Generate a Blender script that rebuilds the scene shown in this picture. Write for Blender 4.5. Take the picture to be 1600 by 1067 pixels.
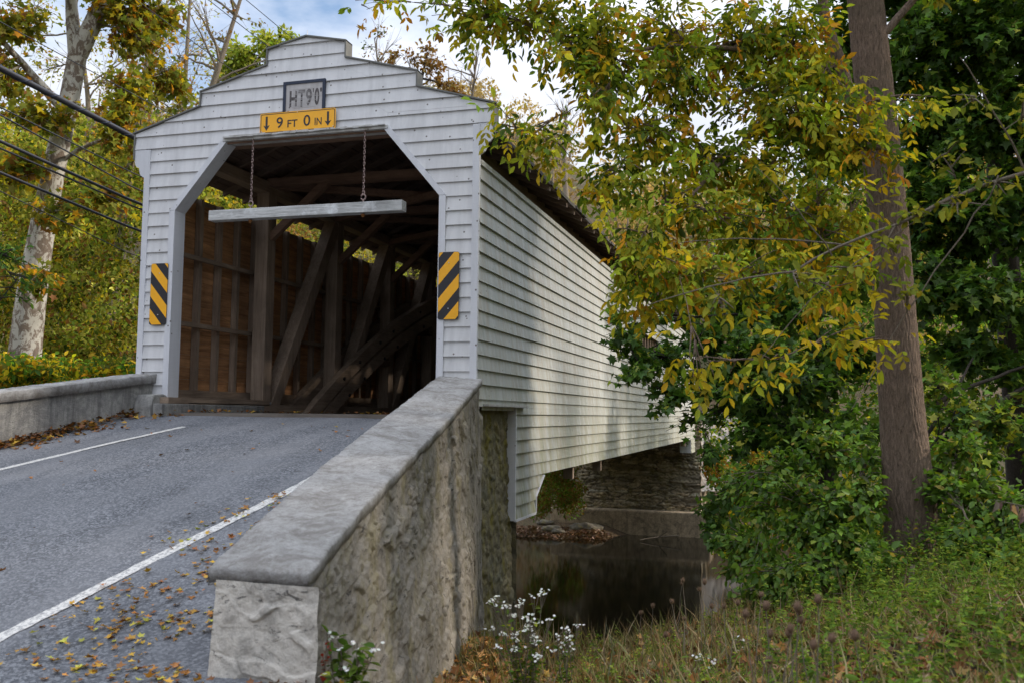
import bpy, math, random
import numpy as np
from mathutils import Vector
random.seed(7); rng = np.random.default_rng(11)
for o in list(bpy.data.objects): bpy.data.objects.remove(o)
S = bpy.context.scene; COL = S.collection
# ------------------------------------------------------------------ camera, world, sun, exposure
CAM = np.array([6.676, -11.922, 0.0]); FPX = 1459.77
CR = np.array([0.959824, 0.280355, 0.011771]); CU = np.array([0.010404, -0.077477, 0.996940]); CF = np.array([-0.280409, 0.956764, 0.077281])
from mathutils import Matrix
cd = bpy.data.cameras.new('camera'); cam = bpy.data.objects.new('camera', cd); COL.objects.link(cam)
cam.matrix_world = Matrix(((CR[0], CU[0], -CF[0], CAM[0]), (CR[1], CU[1], -CF[1], CAM[1]), (CR[2], CU[2], -CF[2], CAM[2]), (0, 0, 0, 1)))
cd.sensor_width = 36; cd.lens = FPX / 1600 * 36; cd.clip_end = 5000; cd.clip_start = .05
cd.dof.use_dof = True; cd.dof.focus_distance = 13.5; cd.dof.aperture_fstop = 2.8
S.camera = cam
SUN_EL, SUN_AZ = math.radians(30), math.radians(72)      # azimuth clockwise from +Y (towards +X)
w = bpy.data.worlds.new('World'); S.world = w; w.use_nodes = True
nt = w.node_tree; nt.nodes.clear()
def wn(t, **k):
    n = nt.nodes.new(t)
    for a, b in k.items():
        if hasattr(n, a) and a not in n.inputs: setattr(n, a, b)
        else: n.inputs[a].default_value = b
    return n
sky = wn('ShaderNodeTexSky'); sky.sky_type = 'NISHITA'; sky.sun_disc = False; sky.sun_elevation = SUN_EL; sky.sun_rotation = SUN_AZ
tc = wn('ShaderNodeTexCoord'); mp = wn('ShaderNodeMapping'); mp.inputs['Scale'].default_value = (1, 1, 2.2); mp.inputs['Rotation'].default_value = (0, 0, 3.7)
nz = wn('ShaderNodeTexNoise'); nz.inputs['Scale'].default_value = 2.6; nz.inputs['Detail'].default_value = 7; nz.inputs['Roughness'].default_value = .55
cr = wn('ShaderNodeValToRGB'); cr.color_ramp.elements[0].position = .34; cr.color_ramp.elements[1].position = .50
nz2 = wn('ShaderNodeTexNoise'); nz2.inputs['Scale'].default_value = 5; nz2.inputs['Detail'].default_value = 5
cr2 = wn('ShaderNodeValToRGB'); cr2.color_ramp.elements[0].position = .3; cr2.color_ramp.elements[0].color = (4.9, 5.3, 6.2, 1); cr2.color_ramp.elements[1].position = .7; cr2.color_ramp.elements[1].color = (7.0, 7.2, 7.7, 1)
mx = wn('ShaderNodeMix'); mx.data_type = 'RGBA'
bg = wn('ShaderNodeBackground'); bg.inputs['Strength'].default_value = .11; wo = wn('ShaderNodeOutputWorld')
L = nt.links.new
L(tc.outputs['Generated'], mp.inputs['Vector']); L(mp.outputs[0], nz.inputs['Vector']); L(mp.outputs[0], nz2.inputs['Vector'])
L(nz.outputs['Fac'], cr.inputs[0]); L(nz2.outputs['Fac'], cr2.inputs[0])
L(cr.outputs[0], mx.inputs[0]); L(sky.outputs[0], mx.inputs[6]); sx_ = wn('ShaderNodeSeparateXYZ'); L(tc.outputs['Generated'], sx_.inputs[0])
ml_ = wn('ShaderNodeMath'); ml_.operation = 'MULTIPLY_ADD'; L(sx_.outputs[2], ml_.inputs[0]); ml_.inputs[1].default_value = 1.5; ml_.inputs[2].default_value = .24      # overcast: brighter towards the zenith
cl_ = wn('ShaderNodeMath'); cl_.operation = 'MAXIMUM'; L(ml_.outputs[0], cl_.inputs[0]); cl_.inputs[1].default_value = .3
vm_ = wn('ShaderNodeMix'); vm_.data_type = 'RGBA'; vm_.blend_type = 'MULTIPLY'; vm_.inputs[0].default_value = 1; L(cr2.outputs[0], vm_.inputs[6]); L(cl_.outputs[0], vm_.inputs[7]); L(vm_.outputs[2], mx.inputs[7])
L(mx.outputs[2], bg.inputs[0]); L(bg.outputs[0], wo.inputs[0])
sl = bpy.data.lights.new('sun', 'SUN'); so = bpy.data.objects.new('sun', sl); COL.objects.link(so)
sl.energy = 1.7; sl.angle = math.radians(3.5); sl.color = (1, .88, .74)
sd = Vector((math.sin(SUN_AZ) * math.cos(SUN_EL), math.cos(SUN_AZ) * math.cos(SUN_EL), math.sin(SUN_EL)))
so.rotation_euler = sd.to_track_quat('Z', 'Y').to_euler(); so.location = (40, 20, 40)
S.view_settings.view_transform = 'Standard'; S.view_settings.look = 'None'; S.view_settings.exposure = 1.06; S.view_settings.gamma = 1
S.render.resolution_x = 1024; S.render.resolution_y = 682
S.cycles.max_bounces = 6; S.cycles.diffuse_bounces = 3; S.cycles.transmission_bounces = 4; S.cycles.glossy_bounces = 2; S.cycles.use_denoising = True

def at(px, py, d):                                        # world point at a given depth from the viewpoint
    return CAM + d * (CF + (px - 800) / FPX * CR - (py - 533.5) / FPX * CU)
# ------------------------------------------------------------------ materials
def newmat(name):
    m = bpy.data.materials.new(name); m.use_nodes = True; n = m.node_tree
    return m, n, n.nodes['Principled BSDF'], n.nodes['Material Output']
def nd(n, t, ins=None, **k):
    x = n.nodes.new(t)
    for a, b in k.items(): setattr(x, a, b)
    for a, b in (ins or {}).items():
        if isinstance(b, bpy.types.NodeSocket): n.links.new(b, x.inputs[a])
        else: x.inputs[a].default_value = b
    return x
def coords(n, scale=(1, 1, 1), rot=(0, 0, 0)):
    t = nd(n, 'ShaderNodeTexCoord'); m = nd(n, 'ShaderNodeMapping', {'Vector': t.outputs['Object'], 'Scale': scale, 'Rotation': rot}); return m.outputs[0]
def noise(n, vec, scale, detail=5, rough=.6, dist=0): return nd(n, 'ShaderNodeTexNoise', {'Vector': vec, 'Scale': scale, 'Detail': detail, 'Roughness': rough, 'Distortion': dist}).outputs['Fac']
def ramp(n, fac, stops):
    r = nd(n, 'ShaderNodeValToRGB', {0: fac}); e = r.color_ramp.elements
    while len(e) < len(stops): e.new(.5)
    for q, (p, c) in zip(e, stops): q.position = p; q.color = (*c, 1) if len(c) == 3 else c
    return r.outputs[0]
def g(v): return (v, v, v)
def mixc(n, fac, a, b, blend='MIX'):
    x = nd(n, 'ShaderNodeMix', data_type='RGBA', blend_type=blend)
    for i, v in ((0, fac), (6, a), (7, b)):
        if isinstance(v, bpy.types.NodeSocket): n.links.new(v, x.inputs[i])
        else: x.inputs[i].default_value = v if i == 0 else (*v, 1)
    return x.outputs[2]
def bump(n, b, h, strength=.3, dist=.01):
    x = nd(n, 'ShaderNodeBump', {'Height': h, 'Strength': strength, 'Distance': dist}); n.links.new(x.outputs[0], b.inputs['Normal'])
def math_(n, op, a, b=0.):
    x = nd(n, 'ShaderNodeMath', operation=op)
    for i, v in enumerate((a, b)):
        if isinstance(v, bpy.types.NodeSocket): n.links.new(v, x.inputs[i])
        else: x.inputs[i].default_value = v
    return x.outputs[0]

def m_paint(name, c, dirt, algae=0, grime=.5):
    m, n, b, o = newmat(name)
    along = (1, 1, 6)
    v = coords(n); vs = coords(n, (5, 5, .6)); vg = coords(n, (1.2, 1.2, 40))
    base = mixc(n, ramp(n, noise(n, vs, 1.6, 6), [(.4, g(0)), (.75, g(1))]), c, dirt)
    base = mixc(n, ramp(n, noise(n, vg, 3, 4), [(.35, g(.0)), (.7, g(.35))]), base, tuple(x * .8 for x in c))
    sp = nd(n, 'ShaderNodeTexVoronoi', {'Vector': v, 'Scale': 7., 'Randomness': 1}).outputs['Distance']
    base = mixc(n, ramp(n, sp, [(.07, g(.9)), (.11, g(0))]), base, (.09, .07, .06))
    pe = ramp(n, noise(n, v, 9, 8, .75), [(.68, g(0)), (.72, g(.5 + grime * .5))])
    base = mixc(n, pe, base, (.30, .27, .24))
    if algae:
        z = nd(n, 'ShaderNodeSeparateXYZ', {0: nd(n, 'ShaderNodeTexCoord').outputs['Object']})
        gz = ramp(n, math_(n, 'ADD', math_(n, 'MULTIPLY', z.outputs[2], .28), .5), [(.0, g(.9)), (.75, g(.0))])
        ng = ramp(n, noise(n, vs, 1.1, 7, .7), [(.40, g(0)), (.58, g(1))])
        base = mixc(n, math_(n, 'MULTIPLY', math_(n, 'MULTIPLY', gz, ng), algae), base, (.24, .25, .10))
        nr = ramp(n, noise(n, coords(n, (3, 3, .35)), 2.5, 6, .7), [(.45, g(0)), (.68, g(.6))])
        base = mixc(n, nr, base, (.36, .30, .22))
    n.links.new(base, b.inputs['Base Color']); b.inputs['Roughness'].default_value = .62
    bump(n, b, noise(n, vg, 6, 6, .7), .35, .004)
    return m
def m_wood(name, c1, c2, axis='z', scale=1., rough=.85, pale=None):
    m, n, b, o = newmat(name)
    st = {'x': (.6, 9, 9), 'y': (9, .6, 9), 'z': (9, 9, .6)}[axis]
    v = coords(n, st); gr = noise(n, v, 2.2 * scale, 8, .7, .8)
    base = mixc(n, ramp(n, gr, [(.3, g(0)), (.7, g(1))]), c1, c2)
    base = mixc(n, ramp(n, noise(n, coords(n), 1.3, 5), [(.4, g(0)), (.72, g(.6))]), base, tuple(x * .45 for x in c1))
    if pale: base = mixc(n, ramp(n, noise(n, coords(n), 3.1, 6, .7), [(.55, g(0)), (.7, g(.8))]), base, pale)
    n.links.new(base, b.inputs['Base Color']); b.inputs['Roughness'].default_value = rough
    bump(n, b, gr, .6, .006)
    return m
def m_stone(name, cols, mortar, attr=True, sc=1., moss=0, mort=.95):
    m, n, b, o = newmat(name); v = coords(n)
    n1 = noise(n, v, 5 * sc, 8, .7, .6)
    base = ramp(n, n1, [(.25, cols[0]), (.42, cols[1]), (.55, cols[2]), (.72, cols[3])])
    if attr:
        a = nd(n, 'ShaderNodeAttribute', attribute_name='Col')
        base = mixc(n, .75, base, a.outputs['Color'], 'MULTIPLY')
        mo = ramp(n, math_(n, 'ADD', a.outputs['Alpha'], math_(n, 'MULTIPLY', noise(n, v, 4, 6, .7), 1.3)), [(mort, g(1)), (mort + .12, g(0))])
        base = mixc(n, math_(n, 'MULTIPLY', mo, .8), base, mortar); base = mixc(n, ramp(n, noise(n, coords(n, (1, 1, 2.6)), 6, 8, .8, 1.), [(.57, g(0)), (.62, g(.85))]), base, tuple(x * .2 for x in cols[0]))
    base = mixc(n, ramp(n, noise(n, coords(n, (1.6, 1.6, .8)), 1.5, 8, .8), [(.48, g(0)), (.68, g(.7))]), base, tuple(x * .4 for x in cols[1]))
    if moss:
        base = mixc(n, math_(n, 'MULTIPLY', ramp(n, noise(n, coords(n, (2, 2, .7)), 2.2, 7, .75), [(.5, g(0)), (.62, g(1))]), moss), base, (.20, .17, .03))
    n.links.new(base, b.inputs['Base Color']); b.inputs['Roughness'].default_value = .95
    h = math_(n, 'ADD', noise(n, v, 9 * sc, 9, .75), math_(n, 'MULTIPLY', noise(n, v, 60 * sc, 4, .6), .25))
    bump(n, b, h, .9, .03)
    return m
def m_plain(name, c, rough=.6, metal=0, var=.15, scale=6):
    m, n, b, o = newmat(name)
    base = mixc(n, ramp(n, noise(n, coords(n), scale, 6, .65), [(.3, g(0)), (.7, g(1))]), tuple(x * (1 - var) for x in c), tuple(min(1, x * (1 + var)) for x in c))
    n.links.new(base, b.inputs['Base Color']); b.inputs['Roughness'].default_value = rough; b.inputs['Metallic'].default_value = metal
    return m
def m_leaf(name, trans=.4, gloss=.05, rough=.45):
    m, n, b, o = newmat(name); n.nodes.remove(b)
    a = nd(n, 'ShaderNodeAttribute', attribute_name='Col').outputs['Color']
    d = nd(n, 'ShaderNodeBsdfDiffuse', {'Color': a}); t = nd(n, 'ShaderNodeBsdfTranslucent', {'Color': mixc(n, 1., a, (1.0, 1.0, .55), 'MULTIPLY')})
    gl = nd(n, 'ShaderNodeBsdfGlossy', {'Color': (1, 1, 1, 1), 'Roughness': rough})
    s1 = nd(n, 'ShaderNodeMixShader', {0: trans, 1: d.outputs[0], 2: t.outputs[0]})
    s2 = nd(n, 'ShaderNodeMixShader', {0: gloss, 1: s1.outputs[0], 2: gl.outputs[0]})
    n.links.new(s2.outputs[0], o.inputs['Surface']); return m
def m_bark(name, c1, c2, c3=None, sc=1.):
    m, n, b, o = newmat(name); v = coords(n, (1, 1, .22))
    vo = noise(n, coords(n, (1, 1, .2)), 42 * sc, 9, .82, 1.2); base = mixc(n, ramp(n, vo, [(.36, g(0)), (.62, g(1))]), c1, c2)
    if c3:
        base = mixc(n, ramp(n, noise(n, coords(n, (1, 1, .7)), 5.5, 8, .72, .6), [(.47, g(0)), (.52, g(1))]), base, c3)
    base = mixc(n, ramp(n, noise(n, coords(n), 1.1, 5), [(.5, g(0)), (.75, g(.4))]), base, (.05, .06, .035))
    n.links.new(base, b.inputs['Base Color']); b.inputs['Roughness'].default_value = .95
    bump(n, b, vo, 1., .03 if not c3 else .006); return m
M = {}
M['front'] = m_paint('white_portal_paint', (.69, .69, .70), (.52, .52, .53))
M['side'] = m_paint('weathered_side_paint', (.53, .55, .54), (.33, .36, .34), 1.0, 1.)
M['trim'] = m_paint('white_trim_paint', (.69, .70, .74), (.58, .59, .62))
M['trim_old'] = m_paint('peeling_trim_paint', (.55, .55, .54), (.30, .27, .24), 0, 1.)
M['cap'] = m_plain('grey_cap_board', (.16, .16, .15), .9)
M['wood_z'] = m_wood('dark_timber_upright', (.23, .165, .12), (.46, .355, .27), 'z')
M['wood_y'] = m_wood('dark_timber_along', (.22, .16, .115), (.45, .34, .25), 'y')
M['wood_x'] = m_wood('dark_timber_across', (.17, .10, .068), (.32, .20, .135), 'x')
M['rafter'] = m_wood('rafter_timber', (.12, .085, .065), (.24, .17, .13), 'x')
M['plank'] = m_wood('inner_siding_plank', (.26, .12, .055), (.78, .42, .19), 'y', .7)
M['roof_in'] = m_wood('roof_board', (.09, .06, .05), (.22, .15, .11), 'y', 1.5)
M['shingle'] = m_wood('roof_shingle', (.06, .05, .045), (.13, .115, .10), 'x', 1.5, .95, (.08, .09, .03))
M['deck'] = m_wood('deck_plank', (.12, .10, .085), (.22, .19, .16), 'x')
M['grey_wood'] = m_wood('weathered_grey_beam', (.30, .30, .29), (.78, .79, .78), 'x', 2.4, .9, (.82, .84, .86))
M['yellow'] = m_plain('yellow_reflective_sheet', (.95, .45, .01), .45, 0, .06)
M['black'] = m_plain('black_reflective_sheet', (.016, .016, .022), .5)
M['navy'] = m_plain('dark_blue_frame_paint', (.012, .022, .05), .6)
M['board'] = m_paint('faded_white_board', (.52, .50, .50), (.36, .34, .33), 0, 1.)
M['fade'] = m_plain('worn_black_letter', (.09, .08, .08), .8, 0, .6, 40)
M['chain'] = m_plain('rusty_chain_steel', (.30, .22, .20), .6, .6, .4, 40)
M['brass'] = m_plain('rusty_bolt', (.30, .13, .04), .7, .3)
M['galv'] = m_plain('galvanised_steel', (.55, .57, .6), .4, .7)
M['cable'] = m_plain('black_cable_sheath', (.012, .013, .02), .45)
M['stone'] = m_stone('rubble_stone', [(.05, .045, .04), (.14, .125, .108), (.27, .245, .215), (.46, .43, .395)], (.33, .305, .265), moss=.4, mort=1.15)
M['pier'] = m_stone('mortared_pier_stone', [(.12, .11, .10), (.30, .29, .285), (.50, .48, .46), (.68, .66, .63)], (.66, .62, .55), mort=1.32)
M['mossy'] = m_stone('mossy_stone', [(.09, .08, .055), (.18, .16, .10), (.24, .21, .13), (.34, .31, .2)], (.26, .23, .13), moss=1.)
M['farstone'] = m_stone('coursed_stone', [(.12, .10, .07), (.30, .25, .17), (.48, .40, .28), (.6, .54, .4)], (.10, .085, .06), sc=.5, moss=.4)
M['pale_stone'] = m_stone('pale_rubble', [(.30, .26, .22), (.48, .43, .38), (.60, .55, .50), (.7, .66, .6)], (.55, .5, .45), sc=.5)
def m_concrete(name, c, dark, streak=.6):
    m, n, b, o = newmat(name); v = coords(n)
    base = mixc(n, ramp(n, noise(n, v, 2.6, 8, .7), [(.35, g(0)), (.7, g(1))]), c, tuple(x * 1.25 for x in c))
    base = mixc(n, ramp(n, noise(n, v, 2.6, 12, .8, .8), [(.45, g(0)), (.60, g(.75))]), base, dark); base = mixc(n, ramp(n, noise(n, v, 18, 10, .85), [(.46, g(0)), (.62, g(.6))]), base, dark)
    base = mixc(n, math_(n, 'MULTIPLY', ramp(n, noise(n, coords(n, (4, 4, .4)), 1.6, 6, .7), [(.47, g(0)), (.68, g(1))]), streak), base, tuple(x * .6 for x in dark))
    sp = ramp(n, noise(n, v, 90, 3, .6), [(.35, g(0)), (.65, g(.25))]); base = mixc(n, sp, base, tuple(x * .5 for x in c))
    n.links.new(base, b.inputs['Base Color']); b.inputs['Roughness'].default_value = .93
    bump(n, b, math_(n, 'ADD', noise(n, v, 9, 12, .85), math_(n, 'MULTIPLY', noise(n, v, 55, 5, .8), .6)), 1., .03); return m
M['coping'] = m_concrete('worn_concrete_coping', (.47, .465, .46), (.20, .18, .155), .3)
M['conc'] = m_concrete('stained_concrete', (.42, .41, .38), (.20, .20, .20), .9)
M['footing'] = m_concrete('brown_concrete', (.55, .43, .29), (.10, .085, .06), .4)
def m_asphalt():
    m, n, b, o = newmat('asphalt'); v = coords(n)
    vr = nd(n, 'ShaderNodeTexVoronoi', {'Vector': v, 'Scale': 62., 'Randomness': 1}); 
    base = mixc(n, ramp(n, nd(n, 'ShaderNodeSeparateColor', {0: vr.outputs['Color']}).outputs[0], [(.35, g(0)), (.98, g(1))]), (.065, .07, .082), (.22, .23, .25))
    base = mixc(n, ramp(n, noise(n, v, .8, 6), [(.4, g(0)), (.7, g(.45))]), base, (.07, .075, .085))
    base = mixc(n, ramp(n, noise(n, coords(n, (2.2, .9, 1), (0, 0, .15)), 4.5, 4, .6), [(.69, g(0)), (.73, g(.8))]), base, (.035, .033, .033))
    z = nd(n, 'ShaderNodeTexVoronoi', {'Vector': nd(n, 'ShaderNodeVectorMath', {0: v, 1: nd(n, 'ShaderNodeTexNoise', {'Vector': v, 'Scale': 1.8, 'Detail': 6.}).outputs['Color']}, operation='ADD').outputs[0], 'Scale': .55}, feature='DISTANCE_TO_EDGE').outputs['Distance']
    base = mixc(n, ramp(n, z, [(.002, g(.6)), (.007, g(0))]), base, (.03, .03, .032))
    base = mixc(n, ramp(n, noise(n, coords(n, (1.1, .12, 1), (0, 0, -.1)), 1.6, 4, .5), [(.42, g(0)), (.62, g(.4))]), base, (.20, .205, .22))
    n.links.new(base, b.inputs['Base Color']); b.inputs['Roughness'].default_value = .85
    bump(n, b, vr.outputs['Distance'], .8, .006); return m
M['asphalt'] = m_asphalt()
def m_line():
    m, n, b, o = newmat('worn_white_line'); v = coords(n)
    base = mixc(n, ramp(n, noise(n, v, 35, 6, .75), [(.47, g(0)), (.58, g(.85))]), (.58, .57, .54), (.20, .20, .21))
    n.links.new(base, b.inputs['Base Color']); b.inputs['Roughness'].default_value = .7; return m
M['line'] = m_line()
def m_ground():
    m, n, b, o = newmat('earth_and_litter'); v = coords(n)
    base = ramp(n, noise(n, v, 6, 8, .75, .3), [(.3, (.025, .02, .013)), (.45, (.075, .052, .028)), (.58, (.13, .085, .045)), (.7, (.07, .08, .028))])
    base = mixc(n, ramp(n, noise(n, v, .5, 5), [(.45, g(0)), (.62, g(.7))]), base, (.045, .06, .018))
    n.links.new(base, b.inputs['Base Color']); b.inputs['Roughness'].default_value = 1; bump(n, b, noise(n, v, 14, 8, .8), 1., .05); return m
M['ground'] = m_ground()
def m_water():
    m, n, b, o = newmat('dark_creek_water')
    b.inputs['Base Color'].default_value = (.006, .006, .004, 1); b.inputs['Roughness'].default_value = .03; b.inputs['IOR'].default_value = 1.33
    bump(n, b, noise(n, coords(n, (1.2, 2.6, 1)), 5, 4, .55), .06, .015); return m
M['water'] = m_water()
M['leaf'] = m_leaf('leaf_blade', .48, .004); M['leaf_dark'] = m_leaf('glossy_leaf_blade', .42, .02, .5); M['dry'] = m_leaf('dry_leaf', .15, .02); M['blade'] = m_leaf('grass_blade', .3, .03)
M['petal'] = m_leaf('white_petal', .3, .02)
M['bark'] = m_bark('furrowed_grey_bark', (.075, .05, .036), (.38, .275, .21))
M['bark_dark'] = m_bark('dark_bark', (.02, .016, .013), (.07, .055, .045))
M['bark_pale'] = m_bark('pale_twig_bark', (.14, .11, .08), (.30, .25, .19))
M['bark_syc'] = m_bark('mottled_pale_bark', (.13, .10, .075), (.24, .19, .15), (.50, .48, .42), .6)
M['rock'] = m_stone('creek_rock', [(.06, .055, .045), (.12, .11, .09), (.18, .16, .13), (.26, .24, .2)], (.2, .2, .2), False, moss=.5)
# ------------------------------------------------------------------ mesh helpers
def origin(o):
    v = Vector((0, 0, 0))
    while o is not None: v += o.location; o = o.parent
    return v
def link(name, me, mat, parent=None):
    ob = bpy.data.objects.new(name, me); COL.objects.link(ob)
    if mat is not None and not me.materials: me.materials.append(mat)
    if parent is not None:
        o = origin(parent); me.transform(Matrix.Translation(-o)); ob.parent = parent
    return ob
def tag(o, label=None, cat=None, group=None, kind=None):
    for k, v in (('label', label), ('category', cat), ('group', group), ('kind', kind)):
        if v: o[k] = v
    return o
def thing(name, loc, label, cat, group=None):
    o = bpy.data.objects.new(name, None); COL.objects.link(o); o.location = [float(q) for q in loc]; o.empty_display_size = .2
    return tag(o, label, cat, group)
class MB:
    def __init__(s): s.v = []; s.f = []
    def quad(s, *p): b = len(s.v); s.v += [tuple(map(float, q)) for q in p]; s.f.append(tuple(range(b, b + len(p))))
    def hexa(s, p):
        b = len(s.v); s.v += [tuple(map(float, q)) for q in p]
        for f in ((0, 3, 2, 1), (4, 5, 6, 7), (0, 1, 5, 4), (1, 2, 6, 5), (2, 3, 7, 6), (3, 0, 4, 7)): s.f.append(tuple(b + i for i in f))
    def box(s, x0, x1, y0, y1, z0, z1): s.hexa([(x0, y0, z0), (x1, y0, z0), (x1, y1, z0), (x0, y1, z0), (x0, y0, z1), (x1, y0, z1), (x1, y1, z1), (x0, y1, z1)]); return s
    def beam(s, p, q, wx, h, side=(1, 0, 0)):            # wx across 'side', h across the other
        p = Vector(p); q = Vector(q); d = (q - p).normalized(); a = Vector(side); a = (a - d * a.dot(d)).normalized(); c = d.cross(a)
        A = a * wx / 2; C_ = c * h / 2
        s.hexa([p - A - C_, p + A - C_, p + A + C_, p - A + C_, q - A - C_, q + A - C_, q + A + C_, q - A + C_]); return s
    def prism(s, poly, f, d0, d1):                        # poly of (a,b) -> f(a,b,d)
        n = len(poly); b = len(s.v)
        s.v += [tuple(map(float, f(a, c, d0))) for a, c in poly] + [tuple(map(float, f(a, c, d1))) for a, c in poly]
        s.f.append(tuple(range(b, b + n))); s.f.append(tuple(range(b + 2 * n - 1, b + n - 1, -1)))
        for i in range(n): j = (i + 1) % n; s.f.append((b + i, b + n + i, b + n + j, b + j))
        return s
    def tube(s, pts, rad, n=6, cap=False):
        pts = [Vector([float(c) for c in p]) for p in pts]
        if not hasattr(rad, '__len__'): rad = [rad] * len(pts)
        b = len(s.v); d = (pts[-1] - pts[0]).normalized(); ref = Vector((0, 0, 1)) if abs(d.z) < .8 else Vector((1, 0, 0))
        for i, p in enumerate(pts):
            t = (pts[min(i + 1, len(pts) - 1)] - pts[max(i - 1, 0)]).normalized(); a = t.cross(ref).normalized(); c = t.cross(a)
            for k in range(n):
                th = 2 * math.pi * k / n; s.v.append(tuple(p + (a * math.cos(th) + c * math.sin(th)) * rad[i]))
        for i in range(len(pts) - 1):
            for k in range(n):
                k2 = (k + 1) % n; s.f.append((b + i * n + k, b + i * n + k2, b + (i + 1) * n + k2, b + (i + 1) * n + k))
        if cap: s.f.append(tuple(b + k for k in range(n))[::-1]); s.f.append(tuple(b + (len(pts) - 1) * n + k for k in range(n)))
        return s
    def build(s, name, mat, parent=None, smooth=False, bevel=0):
        me = bpy.data.meshes.new(name); me.from_pydata(s.v, [], s.f); me.update()
        if smooth: me.polygons.foreach_set('use_smooth', [True] * len(me.polygons))
        ob = link(name, me, mat, parent)
        if bevel: mo = ob.modifiers.new('bevel', 'BEVEL'); mo.width = bevel; mo.segments = 2; mo.limit_method = 'ANGLE'
        return ob
def npmesh(name, V, loops, starts, totals, mat, parent=None, col=None, smooth=False):
    me = bpy.data.meshes.new(name); me.vertices.add(len(V)); me.vertices.foreach_set('co', np.ascontiguousarray(V, dtype=np.float32).ravel())
    me.loops.add(len(loops)); me.loops.foreach_set('vertex_index', np.ascontiguousarray(loops, dtype=np.int32))
    me.polygons.add(len(starts)); me.polygons.foreach_set('loop_start', np.ascontiguousarray(starts, dtype=np.int32)); me.polygons.foreach_set('loop_total', np.ascontiguousarray(totals, dtype=np.int32))
    if smooth: me.polygons.foreach_set('use_smooth', np.ones(len(starts), dtype=bool))
    me.update(calc_edges=True)
    if col is not None:
        a = me.color_attributes.new('Col', 'FLOAT_COLOR', 'POINT')
        c = np.ones((len(V), 4), np.float32); c[:, :col.shape[1]] = col; a.data.foreach_set('color', c.ravel())
    return link(name, me, mat, parent)
def gridmesh(name, P, mat, parent=None, col=None, smooth=True):   # P (nu,nv,3)
    nu, nv = P.shape[:2]; i = np.arange(nu - 1)[:, None] * nv + np.arange(nv - 1)[None]; i = i.ravel()
    lp = np.stack([i, i + nv, i + nv + 1, i + 1], 1).ravel()
    return npmesh(name, P.reshape(-1, 3), lp, np.arange(len(i)) * 4, np.full(len(i), 4), mat, parent, None if col is None else col.reshape(-1, col.shape[-1]), smooth)
# leaf templates: halves, each a list of (u, w)
SHP = {
 'kite': ([(0, 0), (.42, .27), (1, 0), (.42, -.27)], [(0, 1, 2, 3)]),
 'oval': ([(0, 0), (.22, .24), (.6, .27), (1, 0), (.6, -.27), (.22, -.24)], [(0, 3, 2, 1), (0, 5, 4, 3)]),
 'lance': ([(0, 0), (.3, .15), (.65, .17), (1, 0), (.65, -.17), (.3, -.15)], [(0, 3, 2, 1), (0, 5, 4, 3)]),
 'maple': ([(0, 0), (-.06, .36), (.2, .26), (.45, .6), (.56, .2), (1, 0), (.56, -.2), (.45, -.6), (.2, -.26), (-.06, -.36)], [(0, 5, 4, 3, 2, 1), (0, 9, 8, 7, 6, 5)]),
 'blade': ([(0, .03), (.5, .022), (1, 0), (.5, -.022), (0, -.03)], [(0, 4, 3, 1), (1, 3, 2)]),
}
def unit(a): return a / np.maximum(np.linalg.norm(a, axis=-1, keepdims=True), 1e-9)
def leaves(name, P, A, N_, Ln, colr, mat, parent=None, shape='oval', bend=.25, fold=.25, width=1.):
    n = len(P); tv, tf = SHP[shape]; t = np.array(tv); A = unit(A); Sd = unit(np.cross(N_, A)); Nn = np.cross(A, Sd)
    Ln = np.asarray(Ln, float) * np.ones(n)
    u = t[:, 0][None, :, None]; wv = t[:, 1][None, :, None] * width
    b = (np.asarray(bend) * np.ones(n) * rng.uniform(.3, 1.5, n))[:, None, None]
    V = P[:, None] + Ln[:, None, None] * (A[:, None] * u + Sd[:, None] * wv + Nn[:, None] * (np.abs(wv) * fold - b * u * u))
    k = len(tv); lf = np.concatenate([np.array(f) for f in tf]); tot = np.array([len(f) for f in tf])
    loops = (np.arange(n)[:, None] * k + lf[None]).ravel(); totals = np.tile(tot, n); starts = np.r_[0, np.cumsum(totals)[:-1]]
    return npmesh(name, V.reshape(-1, 3), loops, starts, totals, mat, parent, np.repeat(colr, k, 0))
def pal(n, cols, wts, var=.18, bright=None):
    cols = np.array(cols); i = rng.choice(len(cols), n, p=np.array(wts) / sum(wts)); c = cols[i] * (1 + rng.normal(0, var, (n, 1))) * (1 + rng.normal(0, .06, (n, 3)))
    if bright is not None: c = c * bright[:, None]
    return np.clip(c, .004, .9)
def rdir(n): return unit(rng.normal(size=(n, 3)))
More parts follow.
